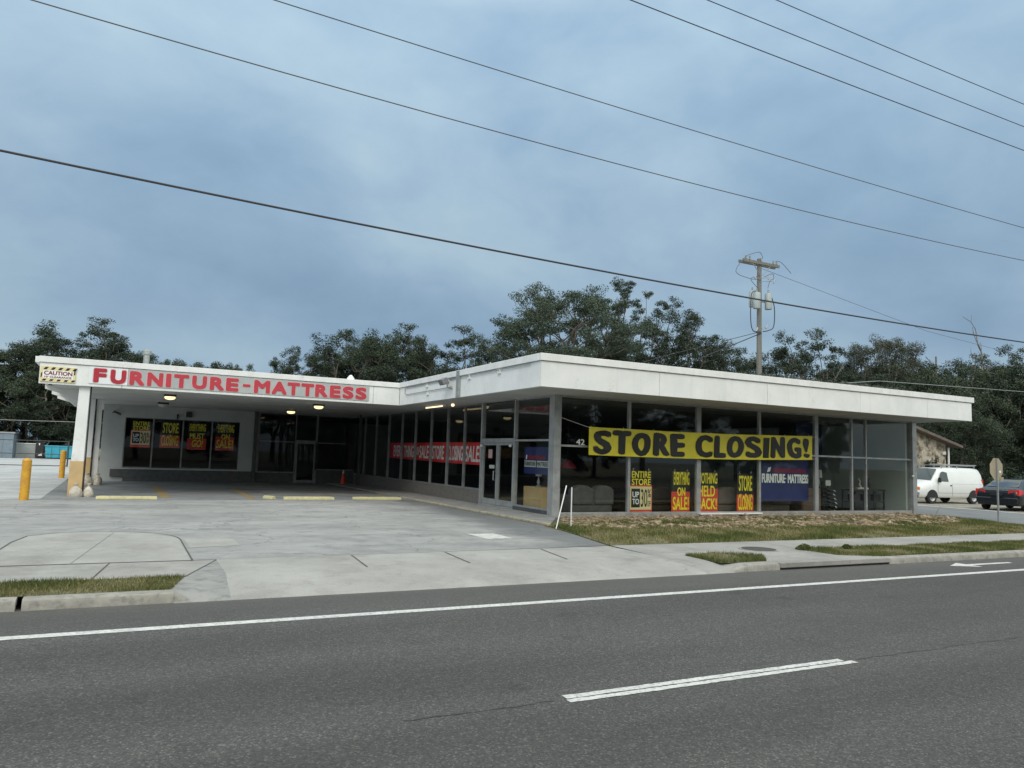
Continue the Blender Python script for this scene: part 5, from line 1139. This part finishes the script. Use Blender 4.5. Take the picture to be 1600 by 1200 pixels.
cab([(px-1.3,py-.2,14.3),(px-2.2,py-.3,13.2),(px-1.0,py-.2,12.95),(px-.2,py-.2,13.0)]); cab([(px-1.2,py-.2,14.35),(px-.2,py-.2,14.7),(px+.1,py-.2,14.35)]); cab([(px+1.2,py-.2,14.35),(px+1.7,py-.2,14.3),(px+2.5,py-.2,13.75)])
for x,z in ((-.62,13.0),(.50,13.1),(.95,12.9),(-.5,9.75),(.30,10.0)):
    q=MB(); q.tube([(px+x,py-.25,z),(px+x+.14,py-.25,z+.24)],.045,7); q.tube([(px,py-.15,z),(px+x+.07,py-.25,z+.12)],.018,5); q.build('cutout_fuse',M['galv'],t,smooth=True)
# ================================================================ OVERHEAD CABLES (parallel to the street)
def span(x0,x1,y,z0,zm,z1,r,label,m='wire',xm=None,n=60):
    # parabola through three heights
    xm=xm if xm is not None else (x0+x1)/2
    A=np.array([[x*x,x,1] for x in (x0,xm,x1)]); co=np.linalg.solve(A,np.array([z0,zm,z1])); P=[]
    X0,X1=-30,62
    for i in range(n+1):
        x=X0+(X1-X0)*i/n; P.append((x,y,float(co@np.array([x*x,x,1]))))
    q=MB(); q.tube(P,r,6); o=q.build('overhead_cable',M[m],smooth=True); tag(o,label,'cable','overhead cables crossing the sky'); return o
span(-1.94,25.69,14,6.24,5.97,5.91,.020,'thick black overhead cable, lowest of the five, crossing in front of the trees',xm=7.12)
span(-1.71,25.84,14.0,8.80,8.53,8.62,.011,'thin grey overhead cable, second from the bottom','wire_grey',xm=7.03)
span(2.03,25.9,14.0,9.99,9.80,9.72,.011,'thin grey overhead cable, third from the bottom','wire_grey',xm=12)
span(10.04,26.05,14,12.55,12.44,12.38,.014,'upper right overhead cable, lowest of the three in the corner',xm=18)
span(12.38,26.1,14,13.3,13.24,13.21,.013,'upper right overhead cable, middle of the three in the corner',xm=19)
span(14.77,26.14,14,14.06,14.01,14.0,.013,'upper right overhead cable, topmost of the three in the corner',xm=20)
mb=MB(); mb.lathe((18.2,14,5.80),[(.03,0),(.06,.04),(.06,.10),(.03,.14)],8)
q=MB(); q.tube([(px,py-.2,13.7),(55,37,12.4),(90,44,12.8)],.014,5); tag(q.build('overhead_cable',M['wire_grey']),'faint thin wire leaving the utility pole crossarm to the right','cable')
q=MB(); q.tube([(px,py-.2,9.7),(30.5,36.5,7.6),(26,40,5.4),(24,42,4.4)],.028,6); tag(q.build('service_cable',M['wire']),'thick service cable dropping from the utility pole to the store roof','cable')
q=MB(); q.tube([(px,py-.2,9.8),(29.5,36.5,8.2),(22,41,5.4)],.018,6); tag(q.build('service_cable',M['wire']),'thinner service cable dropping left from the utility pole','cable')
q=MB(); q.tube([(20.3,17.6,4.60),(23,20.6,4.78),(25,22.5,4.95),(30,27,5.7),(40,30,6.9),(75,36,8.6)],.022,6); q.lathe((25.2,22.6,4.92),[(.02,0),(.11,.07),(.11,.14),(.02,.21)],10); tag(q.build('service_cable',M['galv'],smooth=True),'pale cable lying along the front roof edge and running off right','cable')
# leaf litter along the front coping
r=np.random.default_rng(40); n=900; x=r.uniform(16.9,24.5,n); y=r.normal(17.35,.12,n); k=patch_noise(x,y,2.5,6)>-.05; x,y=x[k],y[k]; n=len(x); a=r.normal(0,1,(n,3)); a/=np.linalg.norm(a,axis=1)[:,None]; b_=np.cross(a,r.normal(0,1,(n,3))); b_/=np.linalg.norm(b_,axis=1)[:,None]
y=np.clip(y,17.06,17.8); o=quads_obj('leaf_litter',np.stack([x,y,4.44+r.uniform(0,.10,n)],1),a*.035,b_*.03,np.clip(r.normal(.5,.3,n),0,1),M['leaf_moss']); tag(o,'leaf litter heaped on the front coping of the roof','leaves',kind='stuff')
# ================================================================ LEFT BACKGROUND
t=empty('grey_shed',(-10.2,92,0),0,'plain blue-grey metal shed at the far left of the rear lot','shed')
mb=MB(); mb.box(-13.5,90,0,-9.0,96,2.45); mb.build('wall',M['shed_grey'],t); mb=MB(); mb.box(-13.6,89.9,2.45,-8.9,96.1,2.58); mb.build('roof',M['alu'],t)
for x in (-12.6,-11.7,-10.8,-9.9): mb=MB(); mb.box(x,89.97,.05,x+.05,90.0,2.4); mb.build('wall_rib',M['alu_dark'],t)
t=empty('low_wall',(-8.1,93,0),0,'low pale block wall right of the grey shed','wall')
mb=MB(); mb.box(-8.99,92.8,0,-7.3,93.1,1.45); mb.build('block_wall',M['masonry'],t); mb=MB(); mb.box(-8.99,92.75,1.45,-7.25,93.15,1.53); mb.build('cap',M['white_trim'],t)
t=empty('black_bin',(-6.9,92,0),0,'black covered bin with white scraps between the low wall and the teal dumpster','bin')
mb=MB(); mb.box(-7.2,91.6,.1,-6.45,92.5,1.55); mb.build('bin_body',M['black'],t,bevel=.05); mb=MB(); mb.box(-7.25,91.55,1.55,-6.4,92.55,1.66); mb.build('lid',M['black'],t,bevel=.03)
mb=MB(); mb.add([(-7.0,91.59,1.62),(-6.8,91.59,1.62),(-6.88,91.54,1.32)],[(0,1,2)]); mb.add([(-6.95,91.59,.3),(-6.6,91.59,.3),(-6.62,91.56,.55),(-6.8,91.56,.5)],[(0,1,2,3)]); mb.build('scraps',M['white_print'],t)
t=empty('dumpster',(-5.1,92,0),0,'teal open dumpster behind the left bollards','dumpster')
mb=MB(); mb.add([(-6.25,91.4,.12),(-3.9,91.4,.12),(-3.9,93.2,.12),(-6.25,93.2,.12),(-6.35,91.2,1.35),(-3.8,91.2,1.35),(-3.8,93.3,1.35),(-6.35,93.3,1.35)],[(3,2,1,0),(4,5,6,7),(0,1,5,4),(1,2,6,5),(2,3,7,6),(3,0,4,7)]); mb.build('bin_body',M['teal'],t)
mb=MB(); mb.box(-6.4,91.12,1.28,-3.75,91.2,1.37); mb.build('rim_bar',M['teal'],t)
for x in (-5.9,-5.2,-4.5): mb=MB(); mb.box(x,91.15,.2,x+.08,91.28,1.27); mb.build('side_rib',M['teal'],t)
for x in (-6.0,-4.2): mb=MB(); mb.tube([(x,91.5,.1),(x+.1,91.5,.1)],.1,10); mb.build('caster',M['black'],t)
t=empty('pipe_fence',(-3,63,0),0,'dark pipe rail fence with thin wires across the rear lot at the left','fence')
for x in (-2.95,-8.5,-14): mb=MB(); mb.tube([(x,63,0),(x,63,1.85)],.05,8); mb.build('post',M['steel_dark'],t)
for z in (.06,.86,1.78): mb=MB(); mb.tube([(-14,63,z),(-2.95,63,z)],.028,6); mb.build('rail',M['steel_dark'],t)
q=MB(); q.tube([(-25,70,3.25),(-8,70,3.3),(0,70,3.4)],.018,5); tag(q.build('overhead_cable',M['galv']),'pale thin cable strung low before the trees at the far left','cable')
